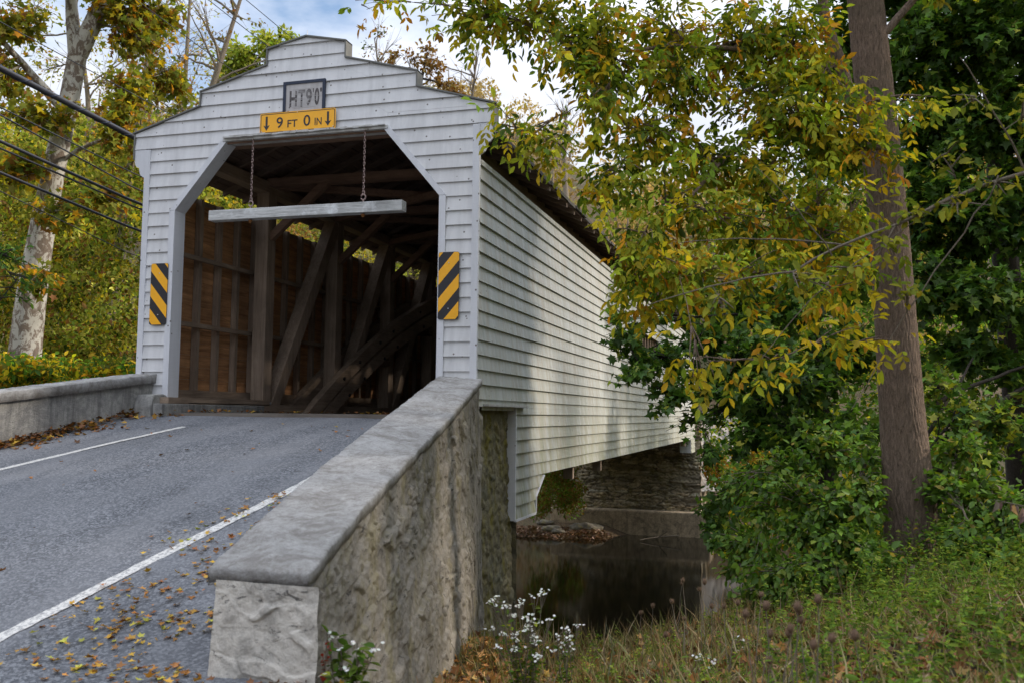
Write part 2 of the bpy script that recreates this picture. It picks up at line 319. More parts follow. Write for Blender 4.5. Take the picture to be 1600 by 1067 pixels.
# ------------------------------------------------------------------ terrain
def sstep(a, b, x): t = np.clip((x - a) / (b - a), 0, 1); return t * t * (3 - 2 * t)
def road_z(x, y):
    s = np.maximum(-y - .3, 0); s1 = np.minimum(s, 7.); z = -.08 + .04 * np.clip(x, -4, 5) * np.minimum(s / 1.5, 1) - .125 * s1 - .012 * s1 * s1 - .12 * np.maximum(s - 7, 0); return z
def edge_l(y): return np.where(y > -2.3, -2.45 + .2217 * y, -2.96 + .20 * (y + 2.3))
def edge_r(y): return 2.16 - .2025 * np.minimum(y, 0)      # inner foot of the near wall
def n2(x, y, s, k=0):
    return (np.sin(x * s + 1.3 * k + 2.1 * np.sin(y * s * .7 + k)) + np.sin(y * s * 1.3 + 2.7 * k + 1.7 * np.sin(x * s * .9 + 2 * k))) * .5
def ground_z(x, y):
    bank = -1.72 - .078 * (y + 12) + np.clip((x - 5.) * .30, -.1, .95)
    bank = np.where(y < -12, -1.72 + np.clip((x - 5.) * .30, -.1, .95), bank)
    bank += .05 * n2(x, y, 2.1) + .03 * n2(x, y, 5.3, 2)
    e = -1.3 + np.clip((x - 5.6) * 1.7, 0, 13)                # crest of the near bank
    e2 = e + 4.6
    bed = -5.95 + .05 * n2(x, y, 1.3)
    far = -5.2 - .55 * sstep(-1.6, .4, x) + .5 * np.clip(y - 31.2, 0, 12) * .8 + .06 * n2(x, y, 2.3, 1)
    z = bank + (bed - bank) * sstep(e, e2, y)
    z = z + (far - z) * sstep(26, 30.0, y)
    # left of the bridge
    lb = -1.5 + .06 * n2(x, y, 1.1, 3); lb = lb + (bed - lb) * sstep(1, 5, y); lb = lb + (far - lb) * sstep(26, 30, y)
    z = np.where(x < 0, lb, z)
    # under the road
    ml = edge_l(y) - .25; mr = edge_r(y) + .25
    rz = road_z(x, y) - np.where((y < -7.3) & (x > mr - .6), np.where(x > mr - .08, .03, .05), .12)
    blend_r = np.where(y < -7.3, 1 - sstep(mr + .25, mr + 1.7, x), (x < mr).astype(float)); blend_l = np.where(x > ml, 1., 0.)
    on = blend_r * blend_l * (y < 1.2)
    z = z * (1 - on) + np.minimum(rz, 5) * on
    hl = np.clip(-x - 9.5, 0, 27) * .5; hb = np.clip(y - 44, 0, 75) * .40 ; hr = np.clip(x - 30, 0, 80) * .3
    return np.maximum(z, -6.5) + hl + hb * (1 - sstep(10, 70, x - 20)) + hr + np.where(hl + hb > 1, n2(x, y, .13, 1) * 1.5, 0)
def axis(lo, a, b, hi, st, gr=1.25):
    c = list(np.arange(a, b, st)); d = st; q = c[-1]
    while q < hi: d *= gr; q += d; c.append(q)
    d = st; q = c[0]
    while q > lo: d *= gr; q -= d; c.insert(0, q)
    return np.array(c)
gx = axis(-900, -7, 13, 900, .22); gy = axis(-600, -14, 10, 1200, .25, 1.12)
X, Y = np.meshgrid(gx, gy, indexing='ij'); G = np.stack([X, Y, ground_z(X, Y)], -1)
tag(gridmesh('ground', G, M['ground']), kind='structure')
yy = np.concatenate([np.arange(-40, -12, 1.), np.arange(-12, .41, .1)]); uu = np.linspace(0, 1, 40)
YY, UU = np.meshgrid(yy, uu, indexing='ij'); xl = edge_l(YY) - .12; xr = edge_r(YY) + .12 + .28 * (YY < -7.42); XX = xl + (xr - xl) * UU
XX = np.where(YY > -.02, np.clip(XX, -2.1, 2.1), XX)
RG = np.stack([XX, YY, road_z(XX, YY) + .004 * n2(XX, YY, 3)], -1)
tag(gridmesh('road', RG, M['asphalt']), kind='structure')
def strip(name, pts, wd, mat, lift=.005):
    pts = np.array(pts); k = np.linspace(0, 1, 160); t = np.r_[0, np.cumsum(np.hypot(*np.diff(pts, axis=0).T))]; t /= t[-1]; px_ = np.interp(k, t, pts[:, 0]); py_ = np.interp(k, t, pts[:, 1])
    dx, dy = np.gradient(px_), np.gradient(py_); l = np.hypot(dx, dy); nx, ny = -dy / l, dx / l
    P = np.zeros((160, 4, 3))
    for j, q in enumerate(np.linspace(-.5, .5, 4)):
        ex = 0 if 0 < j < 3 else .006 * n2(px_ * 9, py_ * 9, 3, j)
        a = px_ + nx * (wd * q + ex); b = py_ + ny * (wd * q + ex); P[:, j] = np.stack([a, b, road_z(a, b) + lift], -1)
    return tag(gridmesh(name, P, mat), kind='structure')
strip('road_edge_line', [(1.72, -8.6), (1.86, -7.85), (1.997, -7.14), (2.096, -6.72), (2.184, -6.22), (2.29, -5.63), (2.395, -4.9), (2.451, -4.26), (2.46, -3.3)], .11, M['line'])
strip('road_edge_line', [(-2.6, -7.), (-2.2, -5.5), (-1.86, -4.5), (-1.64, -3.55), (-1.43, -2.84), (-1.24, -1.95), (-1.006, -1.165)], .11, M['line'])
wx = np.linspace(-60, 60, 3); tag(gridmesh('creek_water', np.stack([*np.meshgrid(np.linspace(-14, 60, 3), np.linspace(-2, 36, 3), indexing='ij'), np.full((3, 3), -5.4)], -1), M['water']), kind='structure')
# ------------------------------------------------------------------ stone panels
def voro(u, v, pu, pv, asp):
    d1 = np.full(u.shape, 9e9); d2 = d1.copy(); idx = np.zeros(u.shape, int)
    for k in range(len(pu)):
        d = np.hypot((u - pu[k]) / asp, v - pv[k]); m1 = d < d1
        d2 = np.where(m1, d1, np.minimum(d2, d)); idx = np.where(m1, k, idx); d1 = np.where(m1, d, d1)
    return d1, d2, idx
def stone_panel(fn, lu, lv, res, cell, asp, depth, mat, name, parent, tone=(.6, 1.25), jag=.05, skew=0., flush=False):
    nu = max(2, int(lu / res)); nv = max(2, int(lv / res)); u, v = np.meshgrid(np.linspace(0, lu, nu), np.linspace(0, lv, nv), indexing='ij')
    k = int(lu * lv / (cell * cell * asp)) + 4; pu = rng.uniform(0, lu, k); pv = rng.uniform(0, lv, k)
    uu_ = u + jag * n2(u, v, 9, 1) + jag * .5 * n2(u, v, 23, 2) + skew * v; vv_ = v + jag * .6 * n2(u, v, 8, 3) + jag * .4 * n2(u, v, 19, 4)
    d1, d2, idx = voro(uu_, vv_, pu + skew * pv, pv, asp); e = np.clip((d2 - d1) / (cell * .35), 0, 1); hk = rng.uniform(.25, 1, k)[idx]
    h = (e ** .5) * hk * depth + .25 * depth * n2(u, v, 31, 5) * e
    if flush: h = depth * (.42 + (rng.uniform(0, 1.1, k)[idx] - .42) * sstep(.12, .5, e) + .13 * n2(u, v, 27, 5) * e + .07 * n2(u, v, 61, 2))
    tone_k = rng.uniform(*tone, (k, 1)) * (1 + rng.normal(0, .045, (k, 1)) * np.array([1., .1, -1.]))
    col = np.concatenate([tone_k[idx], e[..., None]], -1)
    P = fn(u / lu, v / lv, h)
    return gridmesh(name, P, mat, parent, col)
# near parapet wall (right)
CL = np.array([(2.15, .0, .51), (2.587, -2.07, .165), (2.994, -4.09, -.18), (3.268, -5.45, -.42), (3.53, -6.76, -.69), (3.66, -7.42, -.84)])
CRt = np.array([(2.77, .0, .465), (3.36, -2.9, -.06), (3.75, -4.84, -.363), (4.07, -6.44, -.63), (4.27, -7.44, -.84)])
def along(C, t):
    d = np.r_[0, np.cumsum(np.linalg.norm(np.diff(C, axis=0), axis=1))]; d /= d[-1]; return np.stack([np.interp(t, d, C[:, i]) for i in range(3)], -1)
pw = thing('parapet_wall', (3.4, -3.7, -1.), 'rough rubble stone parapet with broad worn concrete coping sloping down in the foreground', 'wall')
def coping(CL_, CR_, th, over, name, parent, endchamf=True):
    nt_ = 300; t = np.linspace(0, 1, nt_); a = along(CL_, t); b = along(CR_, t)
    sec = []                                                # cross-section loop: underside-left, side, top..., side, underside-right
    for q, dz in [(.06, -th), (.0, -th), (-.012, -.012), (.006, 0)] + [(x, 0) for x in np.linspace(.08, .92, 14)] + [(.994, 0), (1.012, -.012), (1., -th), (.94, -th)]:
        p = a + (b - a) * q; p = p.copy(); p[:, 2] += dz
        p[:, 2] += .004 * n2(p[:, 0] * 3, p[:, 1] * 3, 2, q * 7) * (dz == 0) + .0035 * n2(t * 90, q * 50 + t * 9, 1.5, 2); p[:, 0] += .008 * n2(t * 70, q * 12 + t * 0, 1, 3) * (dz < 0); p += rng.normal(0, .0022, p.shape)
        sec.append(p)
    P = np.stack(sec, 1)
    last = P[-1].copy(); c = last.mean(0); e = last.copy(); e[:, 2] = c[2] - th * .7
    dirn = unit((P[-1] - P[-2]).mean(0)); f1 = P[-1].copy(); f1 += dirn * .02; f1[:, 2] -= .012
    f2 = f1.copy(); f2[:, 2] = np.minimum(f2[:, 2], P[-1, :, 2].mean() - th * .85) ; f2[:, 2] += .006 * n2(np.arange(len(f2)) * 1., f2[:, 0], 3)
    f2 += dirn * -.015
    f3 = f2.copy(); f3 -= dirn * .12
    P = np.concatenate([P, f1[None], f2[None], f3[None]], 0)
    return gridmesh(name, P, M['coping'], parent, None, False)
coping(CL, CRt, .085, .05, 'coping', pw)
inn = lambda C, D, q: C + (D - C) * q
def outer_fn(u, v, h):
    p = along(inn(CL, along(CRt, np.linspace(0, 1, len(CL))), .93), u.ravel()).reshape(*u.shape, 3)
    top = p[..., 2] - .07; zb = -4.6 + 2.0 * sstep(0, .25, u); bot = zb
    nrm = np.array([.977, .2, 0]); batter = .10 * (1 - v) * np.minimum(top - bot, 2) * .6
    z = top + (bot - top) * (1 - v)
    out = p + nrm * (h + batter)[..., None]; out[..., 2] = z; return out
stone_panel(outer_fn, 7.6, 2.8, .016, .15, 1.8, .045, M['stone'], 'stone_face', pw, (.3, 1.5), .09, .5, True)
def inner_fn(u, v, h):
    p = along(inn(CL, along(CRt, np.linspace(0, 1, len(CL))), .08), u.ravel()).reshape(*u.shape, 3)
    z = p[..., 2] - .07 - (1 - v) * .95; out = p - np.array([.977, .2, 0]) * h[..., None]; out[..., 2] = z; return out
stone_panel(inner_fn, 7.6, .95, .04, .15, 1.4, .02, M['pier'], 'inner_face', pw, (.7, 1.1))
e0 = CL[-1] + (CRt[-1] - CL[-1]) * .08; e1 = CL[-1] + (CRt[-1] - CL[-1]) * 1.06
def pier_fn(u, v, h):
    nrm = unit(np.array([.03, -1., 0])); p = e0[None, None] * (1 - u[..., None]) + e1[None, None] * u[..., None]
    out = p + nrm * (h * 1. - .0 + .05 * (1 - v))[..., None]; out[..., 0] += (u - .5) * .06 * (1 - v) + .13 * np.clip(u - .8, 0, 1) * 5 * .2; out[..., 2] = -.91 - (1 - v) * 1.1; return out
stone_panel(pier_fn, .58, 1.1, .006, .10, 2.4, .035, M['pier'], 'end_face', pw, (.45, 1.15), .06, 0., True)
# left parapet wall
lw = thing('parapet_wall', (-3.1, -3.5, -1.), 'low smooth grey concrete parapet with water stains at the left of the bridge entrance', 'wall')
lc = [(-2.40, -.02), (-2.93, -2.3), (-3.45, -4.8), (-3.8, -7.5)]; lz = [.535, .205, -.17, -.6]
LA = np.array([(x - .03, y, z) for (x, y), z in zip(lc, lz)]); LB = np.array([(x - .44, y, z) for (x, y), z in zip(lc, lz)])
coping(LB + np.array([0, 0, 0]), LA + np.array([.09, 0, 0]), .13, .05, 'coping', lw)
b = MB()
for i in range(3):
    (x0, y0), (x1, y1) = lc[i], lc[i + 1]; z0, z1 = lz[i] - .12, lz[i + 1] - .12
    b.hexa([(x0 - .4, y0, -2), (x0, y0, -2), (x1, y1, -2.5), (x1 - .4, y1, -2.5), (x0 - .4, y0, z0), (x0, y0, z0), (x1, y1, z1), (x1 - .4, y1, z1)])
b.build('wall_body', M['conc'], lw)
b = MB(); b.prism([(-.38, -.8), (-.40, .05), (-.34, .22), (-.1, .235), (.02, .20), (.02, -.8)], lambda a, z, d: (d, a, z), -2.42, -2.13); b.build('end_block', M['conc'], lw, bevel=.02)
# ------------------------------------------------------------------ the covered bridge
LEN = 31.5; W = 2.7
BR = thing('covered_bridge', (0, 0, 0), 'white wooden covered bridge with stepped gable portal and long clapboard side over the creek', 'bridge')
PAR = [(2.887, 4.22), (1.744, 4.565), (1.744, 4.785), (.628, 5.09), (.628, 5.333), (0, 5.464)]
def outer_half(z):
    if z < 3.97: return W
    pts = [(2.887, 3.97)] + PAR; best = 0
    for (x0, z0), (x1, z1) in zip(pts[:-1], pts[1:]):
        if min(z0, z1) - 1e-9 <= z <= max(z0, z1) + 1e-9 and z1 != z0: best = max(best, x0 + (x1 - x0) * (z - z0) / (z1 - z0))
    return best
OW, OWT, OSH, OT = 2.12, 1.28, 2.99, 3.985
def inner_half(z):
    if z > OT + .06: return 0
    if z < OSH: return OW + .1
    return OW + .1 + (OWT + .05 - OW - .1) * (z - OSH) / (OT + .06 - OSH)
def lap(mb, Pf, z0, step, nrow, breaks, spans, thick=.02, length=3.6):
    for r in range(nrow):
        a = z0 + r * step; b_ = a + step; zz = [a] + sorted(q for q in breaks if a + 1e-4 < q < b_ - 1e-4) + [b_]
        jit = random.uniform(-.003, .003); cuts = []; q = random.uniform(-3, 1)
        while q < 40: q += random.uniform(length * .7, length * 1.3); cuts.append(q)
        for lo, hi in zip(zz[:-1], zz[1:]):
            for (aL, bL, aH, bH) in spans(lo + 1e-5, hi - 1e-5):
                if bL - aL < .003 and bH - aH < .003: continue
                ps = [0.] + [c for c in [(q_ - aL) / (bL - aL) for q_ in cuts] if .03 < c < .97] + [1.] if bL - aL > 2 else [0., 1.]
                for s0, s1 in zip(ps[:-1], ps[1:]):
                    g0 = .002 / max(bL - aL, .5) if s0 > 0 else 0
                    A0, B0 = aL + (bL - aL) * (s0 + g0), aL + (bL - aL) * s1; A1, B1 = aH + (bH - aH) * (s0 + g0), aH + (bH - aH) * s1
                    dl = thick * (1 - (lo - a) / step) + .004 + jit; dh = thick * (1 - (hi - a) / step) + .004 + jit
                    j2 = random.uniform(-.0015, .0015)
                    mb.hexa([Pf(A0, lo, 0), Pf(B0, lo, 0), Pf(B1, hi, 0), Pf(A1, hi, 0), Pf(A0, lo, dl + j2), Pf(B0, lo, dl + j2), Pf(B1, hi, dh + j2), Pf(A1, hi, dh + j2)])
def front_spans(lo, hi):
    oL, oH, iL, iH = outer_half(lo), outer_half(hi), inner_half(lo), inner_half(hi)
    if oH <= 0.004: oH = .004
    if lo < 3.97: oL = oH = W - .1
    if iL <= 0 and iH <= 0: return [(-oL, oL, -oH, oH)]
    return [(-oL, -iL, -oH, -iH), (iL, oL, iH, oH)]
for sgn, y0 in ((-1, 0.), (1, LEN)):
    mb = MB(); P_ = lambda u, z, d, y0=y0, sgn=sgn: (u, y0 + sgn * d, z)
    lap(mb, P_, 3.97 - .2 * 19, .2, 27, [3.97, 4.22, 4.565, 4.785, 5.09, 5.333, 5.464, OSH, OT + .06], front_spans, .026)
    pf = mb.build('portal_wall', M['front'], BR)
    s = sgn
    for X0 in (-1, 1):
        MB().box(*(sorted((X0 * (W - .1), X0 * W))), *sorted((y0 + s * -.02, y0 + s * .035)), .15 if s < 0 else -.3, 3.955).build('corner_board', M['trim'], BR, bevel=.004)
        # scroll bracket
        prof = [(W, 3.965), (2.885, 3.965), (2.885, 3.80), (2.875, 3.74), (2.845, 3.70), (2.80, 3.685), (2.80, 3.66), (2.795, 3.62), (2.77, 3.57), (2.73, 3.54), (W, 3.52)]
        b = MB(); b.prism([(X0 * (p - .005 * (p == W)) , z) for p, z in prof], lambda a, c, d: (a, y0 + s * d, c), -.01, .024); b.build('bracket', M['trim'], BR)
        # fascia below first line is part of siding; opening trim
        MB().box(*sorted((X0 * OW, X0 * (OW + .1))), *sorted((y0 - s * .22, y0 + s * .04)), .19, OSH).build('jamb_board', M['trim'], BR, bevel=.004)
        b = MB(); b.prism([(X0 * OW, OSH), (X0 * (OW + .1), OSH + .003), (X0 * (OWT + .05), OT + .06), (X0 * (OWT), OT - .01)], lambda a, c, d: (a, y0 + s * d, c), -.22, .042); b.build('diagonal_trim', M['trim'], BR)
        # parapet cap boards
        pts = [(2.905, 4.225)] + PAR[1:]
        caps = MB()
        for (x0, z0), (x1, z1) in zip(pts[:-1], pts[1:]):
            if abs(x0 - x1) < 1e-3: caps.box(*sorted((X0 * x0, X0 * (x0 + .022))), *sorted((y0 - s * .16, y0 + s * .045)), z0 + .02, z1 + .012)
            else:
                sl_ = (z1 - z0) / (x1 - x0); xe = x0 + .022
                caps.prism([(X0 * xe, z0 + (xe - x0) * sl_), (X0 * x1, z1), (X0 * x1, z1 + .022), (X0 * xe, z0 + (xe - x0) * sl_ + .022)], lambda a, c, d: (a, y0 + s * d, c), -.16, .05)
        caps.build('parapet_cap', M['cap'], BR)
        MB().box(*sorted((X0 * 2.885, X0 * 2.907)), *sorted((y0 - s * .16, y0 + s * .04)), 3.82, 4.21).build('end_board', M['cap'], BR)
    b = MB(); b.box(-(OWT + .05), OWT + .05, *sorted((y0 - s * .22, y0 + s * .055)), OT, OT + .055); b.build('head_trim', M['trim_old'], BR, bevel=.006)
    b = MB()
    for i in range(26):
        x = -1.3 + i * .1; b.box(x, x + .102, *sorted((y0 + s * .05, y0 + s * random.uniform(.075, .1))), OT + .035 + random.uniform(0, .01), OT + .055 + random.uniform(0, .02))
    b.build('splintered_ledge', M['trim_old'], BR)
    b = MB()                                               # boards behind the stepped gable
    bk = [(-a, c) for a, c in [(2.88, 3.97)] + PAR[:-1]] + [(0, 5.46)] + [(a, c) for a, c in reversed([(2.88, 3.97)] + PAR[:-1])]
    b.prism([(a * .995, c - .01) for a, c in bk if c > 3.9], lambda a, c, d: (a, y0 - s * d, c), .004, .03); 
    b.build('gable_backing', M['wood_x'], BR)
# side walls
BOT = -1.0
def side_spans_f(win):
    def f(lo, hi):
        m = (lo + hi) / 2
        if m < BOT:                                        # near and far skirts
            k0 = lambda z: 3.03 + (z + 1.62) / .6 * .62 if z > -1.35 else 3.03 + .12
            return [(1.95, k0(lo), 1.95, k0(hi)), (LEN - 1.7, LEN + .0, LEN - 1.7, LEN + .0)]
        st = 1.95 if m < .1 else .0
        if win and win[2] < m < win[3]: return [(st, win[0], st, win[0]), (win[1], LEN, win[1], LEN)]
        return [(st, LEN, st, LEN)]
    return f
for s, win in ((1, (13.6, 18.6, 1.4, 2.4)), (-1, None)):
    mb = MB(); lap(mb, lambda u, z, d, s=s: (s * (W - .03 + d), u, z), -1.6, .2, 25, [.1], side_spans_f(win), .032, 4.2)
    sw = mb.build('side_wall', M['side'], BR); sw['label'] = 'weathered grey white clapboard side wall' if s > 0 else 'clapboard side wall seen from inside'
    # inner plank skin
    b = MB(); z = -.9
    while z < 3.38:
        for y0 in np.arange(0.06, LEN, 3.9):
            z1 = min(z + .2, 3.48)
            if z < .08 and y0 < 1.9:
                if s > 0: b.box(W - .045, W - .032, 2.0, 3.96, z + .004, min(z1, .1)) if z > -.95 else None
                continue
            if win and y0 < win[1] and y0 + 3.9 > win[0] and win[2] - .1 < z < win[3]: continue
            b.box(*sorted((s * (W - .032), s * (W - .05 - random.uniform(0, .012)))), y0 + .003, min(y0 + 3.897, LEN), z + .004, z1)
        z += .2
    b.build('inner_planking', M['plank'], BR)
    b = MB(); b.box(*sorted((s * (W - .06), s * (W + .012))), .02, LEN, 3.40, 3.47); b.build('wall_plate', M['side'] if s > 0 else M['wood_y'], BR)
    if s > 0:
        wf = MB(); wf.box(W - .04, W + .04, 13.5, 18.7, 1.36, 1.40); wf.box(W - .04, W + .03, 13.52, 13.6, 1.40, 2.4); wf.box(W - .04, W + .03, 18.6, 18.68, 1.40, 2.4); wf.box(W - .04, W + .03, 13.5, 18.7, 2.4, 2.46)
        wf.build('window_frame', M['trim_old'], BR)
        MB().box(W - .03, W - .02, .3, 1.9, .05, .1).box(W - .14, W + .075, .3, 2.35, .105, .135).build('drip_board', M['trim_old'], BR)
        MB().box(W - .17, W + .004, 1.90, 1.945, -1.62, .1).build('skirt_return_board', M['trim'], BR)
        MB().box(W - .03, W + .012, 1.95, 3.15, -1.64, -1.602).build('skirt_sill', M['trim'], BR)
        b = MB(); b.prism([(3.15, -1.62), (3.18, -1.62), (3.18, -1.36), (3.72, -1.03), (3.66, -1.02), (3.15, -1.34)], lambda a, c, d: (d, a, c), W - .03, W + .012); b.build('skirt_edge_board', M['trim'], BR)
        MB().box(W - .5, W - .03, LEN - 1.74, LEN - 1.705, -1.6, BOT).build('skirt_return_board', M['trim'], BR)
    # studs and rails inside
    for y in np.arange(1.2, LEN - .3, .555): MB().box(*sorted((s * (W - .07), s * (W - .17))), y, y + .085, .3, 3.46).build('stud', M['wood_z'], BR)
    for z in (1.33, 2.42): MB().box(*sorted((s * (W - .175), s * (W - .245))), .3, LEN - .3, z, z + .07).build('rail', M['wood_y'], BR)
    MB().box(*sorted((s * (W - .06), s * (W - .3))), .25, LEN - .2, .10, .32).build('inner_kerb', M['wood_y'], BR)
    # truss
    nb = 12; pan = (LEN - 2 * 2.6) / (nb - 2) ; pys = [2.45 + i * 2.66 for i in range(11)]
    x0, x1 = sorted((s * 2.03, s * 2.28)); xm = (x0 + x1) / 2
    for i, py in enumerate(pys):
        po = MB().box(x0, x1, py, py + .27, -.3, 3.84).build('post', M['wood_z'], BR, bevel=.008)
        if i == 0: MB().box(x0 - .006, x1 + .006, py - .006, py + .276, .03, .16).build('post_shoe', M['galv'], po)
    mid = 5
    for i in range(10):
        a, c = (i, i + 1) if i < mid else (i + 1, i)
        ya = pys[a] + (.40 if i < mid else -.13); yc = pys[c] + (-.02 if i < mid else .29)
        MB().beam((xm, ya, .05), (xm, yc, 3.76), .24, .26).build('brace', M['wood_z'], BR, bevel=.008)
    MB().beam((xm, .35, .1), (xm, 2.42, 3.3), .2, .22).build('brace', M['wood_z'], BR) if s > 0 else None
    MB().box(x0 + .01, x1 - .01, .12, LEN - .12, 3.84, 4.03).build('top_chord', M['wood_y'], BR)
    MB().box(x0 - .02, x1 + .02, .1, LEN, -.55, -.1).build('bottom_chord', M['wood_y'], BR)
    MB().box(*sorted((s * 1.98, s * 2.4)), .28, LEN - .28, -.02, .115).build('kerb_timber', M['wood_y'], BR)
    arch = lambda y: 3.70 - .02586 * (y - 15.75) ** 2
    for xa in (s * 1.93, s * 2.37):
        for dz in (0, -.36):
            b = MB(); ys = np.linspace(3.4, LEN - 3.4, 46)
            for p, q in zip(ys[:-1], ys[1:]):
                A0 = xa - .07; A1 = xa + .07; h = .30
                b.hexa([(A0, p, arch(p) + dz - h), (A1, p, arch(p) + dz - h), (A1, q, arch(q) + dz - h), (A0, q, arch(q) + dz - h), (A0, p, arch(p) + dz), (A1, p, arch(p) + dz), (A1, q, arch(q) + dz), (A0, q, arch(q) + dz)])
            b.build('arch_beam', M['wood_y'], BR)
    for py in pys[1:-1]:
        for dz in (.55, 1.0):
            zz = arch(py) - dz
            if zz > .25 and abs(s) and s < 0: MB().box(*sorted((s * 1.99, s * 2.44)), py - .28, py - .01, zz, zz + .11).build('spacer_block', M['wood_x'], BR)
    for yb in (5.2, 5.9, 6.9, 7.6, 9.2, 10.3, 12., 13.7):
        za = arch(yb) - .15; MB().tube([(s * 1.86, yb, za), (s * 1.835, yb, za)], .035, 8, True).build('bolt', M['black'], BR); MB().tube([(s * 1.86, yb + .25, za - .33), (s * 1.835, yb + .25, za - .33)], .035, 8, True).build('bolt', M['black'], BR)
# ties, knee braces, lateral bracing
pys = [2.45 + i * 2.66 for i in range(11)]
for i, py in enumerate(pys):
    MB().box(-2.1, 2.1, py + .03, py + .23, 3.96, 4.10).build('tie_beam', M['wood_x'], BR)
    for s in (-1, 1): MB().beam((s * 2.05, py + .13, 3.05), (s * .95, py + .13, 4.02), .12, .13, (0, 1, 0)).build('knee_brace', M['wood_x'], BR)
    if i < 10:
        MB().beam((-2.05, py + .3, 4.02), (2.05, py + 2.6, 4.02), .12, .12, (0, 0, 1)).build('lateral_brace', M['wood_x'], BR)
        MB().beam((2.05, py + .3, 3.90), (-2.05, py + 2.6, 3.90), .12, .1, (0, 0, 1)).build('lateral_brace', M['wood_x'], BR)
MB().box(-2.1, 2.1, .25, .4, 3.99, 4.1).build('tie_beam', M['wood_x'], BR)
EX, EZ, RZ = 3.02, 3.78, 5.1; RS = (RZ - EZ) / EX; EXL = {1: 3.02, -1: 2.82}; eave = lambda s: RZ - RS * EXL[s]
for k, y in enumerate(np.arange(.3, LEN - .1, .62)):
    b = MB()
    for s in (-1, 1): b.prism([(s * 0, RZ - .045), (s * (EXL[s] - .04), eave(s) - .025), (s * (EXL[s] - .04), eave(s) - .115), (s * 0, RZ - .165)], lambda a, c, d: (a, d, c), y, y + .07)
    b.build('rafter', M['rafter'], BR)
for s in (-1, 1):
    b = MB(); nr = 22
    for r in range(nr):
        x0, x1 = EXL[s] * (1 - r / nr), EXL[s] * (1 - (r + 1) / nr); y = .035
        while y < LEN - .04:
            y1 = min(y + random.uniform(.5, 1.4), LEN - .035); j = random.uniform(0, .012); ex = random.uniform(-.02, .03) if r == 0 else 0
            za = EZ + (EX - x0) * RS; zb = EZ + (EX - x1) * RS
            b.hexa([(s * (x0 + ex), y, za - .02), (s * x1, y, zb - .02), (s * x1, y1, zb - .02), (s * (x0 + ex), y1, za - .02), (s * (x0 + ex), y, za + .03 + j), (s * x1, y, zb + .012), (s * x1, y1, zb + .012), (s * (x0 + ex), y1, za + .03 + j)])
            y = y1 + .004
    b.build('roof_slope', M['shingle'], BR)
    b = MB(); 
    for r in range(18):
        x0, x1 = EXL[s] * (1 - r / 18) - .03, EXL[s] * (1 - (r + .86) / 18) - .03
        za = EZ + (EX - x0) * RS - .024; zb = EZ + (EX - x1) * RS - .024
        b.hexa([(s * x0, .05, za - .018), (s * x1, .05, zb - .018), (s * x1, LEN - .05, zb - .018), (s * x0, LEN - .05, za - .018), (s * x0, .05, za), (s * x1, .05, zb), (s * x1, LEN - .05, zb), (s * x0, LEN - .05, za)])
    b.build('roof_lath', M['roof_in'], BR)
b = MB()
for y in np.arange(.42, LEN, .25): b.box(-1.98, 1.98, y, y + .243, -.1, -.03 + random.uniform(-.003, .003))
b.build('deck', M['deck'], BR)
for y in np.arange(2.7, LEN - 2, 2.66): MB().box(-2.55, 2.55, y, y + .25, -.98, -.56).build('floor_beam', M['wood_x'], BR)
for x in (-1.2, 0, 1.2): MB().box(x - .07, x + .07, .5, LEN - .5, -.55, -.12).build('stringer', M['wood_y'], BR)
MB().box(-2.2, -1.98, -.2, 2.6, .10, .19).build('entrance_sill', M['wood_y'], BR)
for y in (6.2, 9.1, 27.6): MB().box(W - .25, W - .06, y, y + .12, -1.25, BOT + .05).build('hanging_batten', M['wood_z'], BR)
# low concrete upstand at the left inside the entrance
cb = tag(MB().box(-2.13, -1.97, -.36, 2.42, -.6, .095).build('concrete_upstand', M['conc'], None, bevel=.015), 'pale concrete upstand under the timber sill just inside the entrance on the left', 'kerb')
# deck apron in front of the deck
tag(MB().box(-1.95, 2.1, -.1, .41, -.3, -.035).build('timber_apron', M['deck']), 'brown timber apron strip where the asphalt meets the bridge floor', 'threshold')
# ------------------------------------------------------------------ signs on the portal
def text_mesh(mb_v, mb_f, txt, x0, x1, z0, z1, y, bold=.0):
    c = bpy.data.curves.new('t', 'FONT'); c.body = txt; c.size = 1; c.extrude = .01; c.offset = bold; c.resolution_u = 6
    o = bpy.data.objects.new('t', c); COL.objects.link(o); dg = bpy.context.evaluated_depsgraph_get(); me = bpy.data.meshes.new_from_object(o.evaluated_get(dg))
    xs = [v.co.x for v in me.vertices]; ys = [v.co.y for v in me.vertices]; ax, ay = min(xs), min(ys); sx = (x1 - x0) / (max(xs) - ax); sy = (z1 - z0) / (max(ys) - ay)
    b0 = len(mb_v); mb_v += [(x0 + (v.co.x - ax) * sx, y - v.co.z * .1, z0 + (v.co.y - ay) * sy) for v in me.vertices]; mb_f += [tuple(b0 + i for i in p.vertices) for p in me.polygons]
    bpy.data.objects.remove(o); bpy.data.curves.remove(c); bpy.data.meshes.remove(me)
def rrect(x0, x1, z0, z1, r, k=5):
    o = []
    for cx, cz, a in ((x1 - r, z0 + r, -90), (x1 - r, z1 - r, 0), (x0 + r, z1 - r, 90), (x0 + r, z0 + r, 180)):
        for i in range(k + 1): t = math.radians(a + 90 * i / k); o.append((cx + r * math.cos(t), cz + r * math.sin(t)))
    return o
fy = lambda a, c, d: (a, -d, c)
cs = thing('clearance_sign', (-.09, -.05, 4.04), 'yellow sign reading 9 FT 0 IN with two down arrows above the bridge opening', 'road sign')
MB().prism(rrect(-.70, .525, 4.042, 4.348, .03), fy, .058, .064).build('sign_panel', M['yellow'], cs)
bo = MB(); ro = rrect(-.688, .513, 4.054, 4.336, .026); ri = rrect(-.678, .503, 4.064, 4.326, .02); n_ = len(ro)
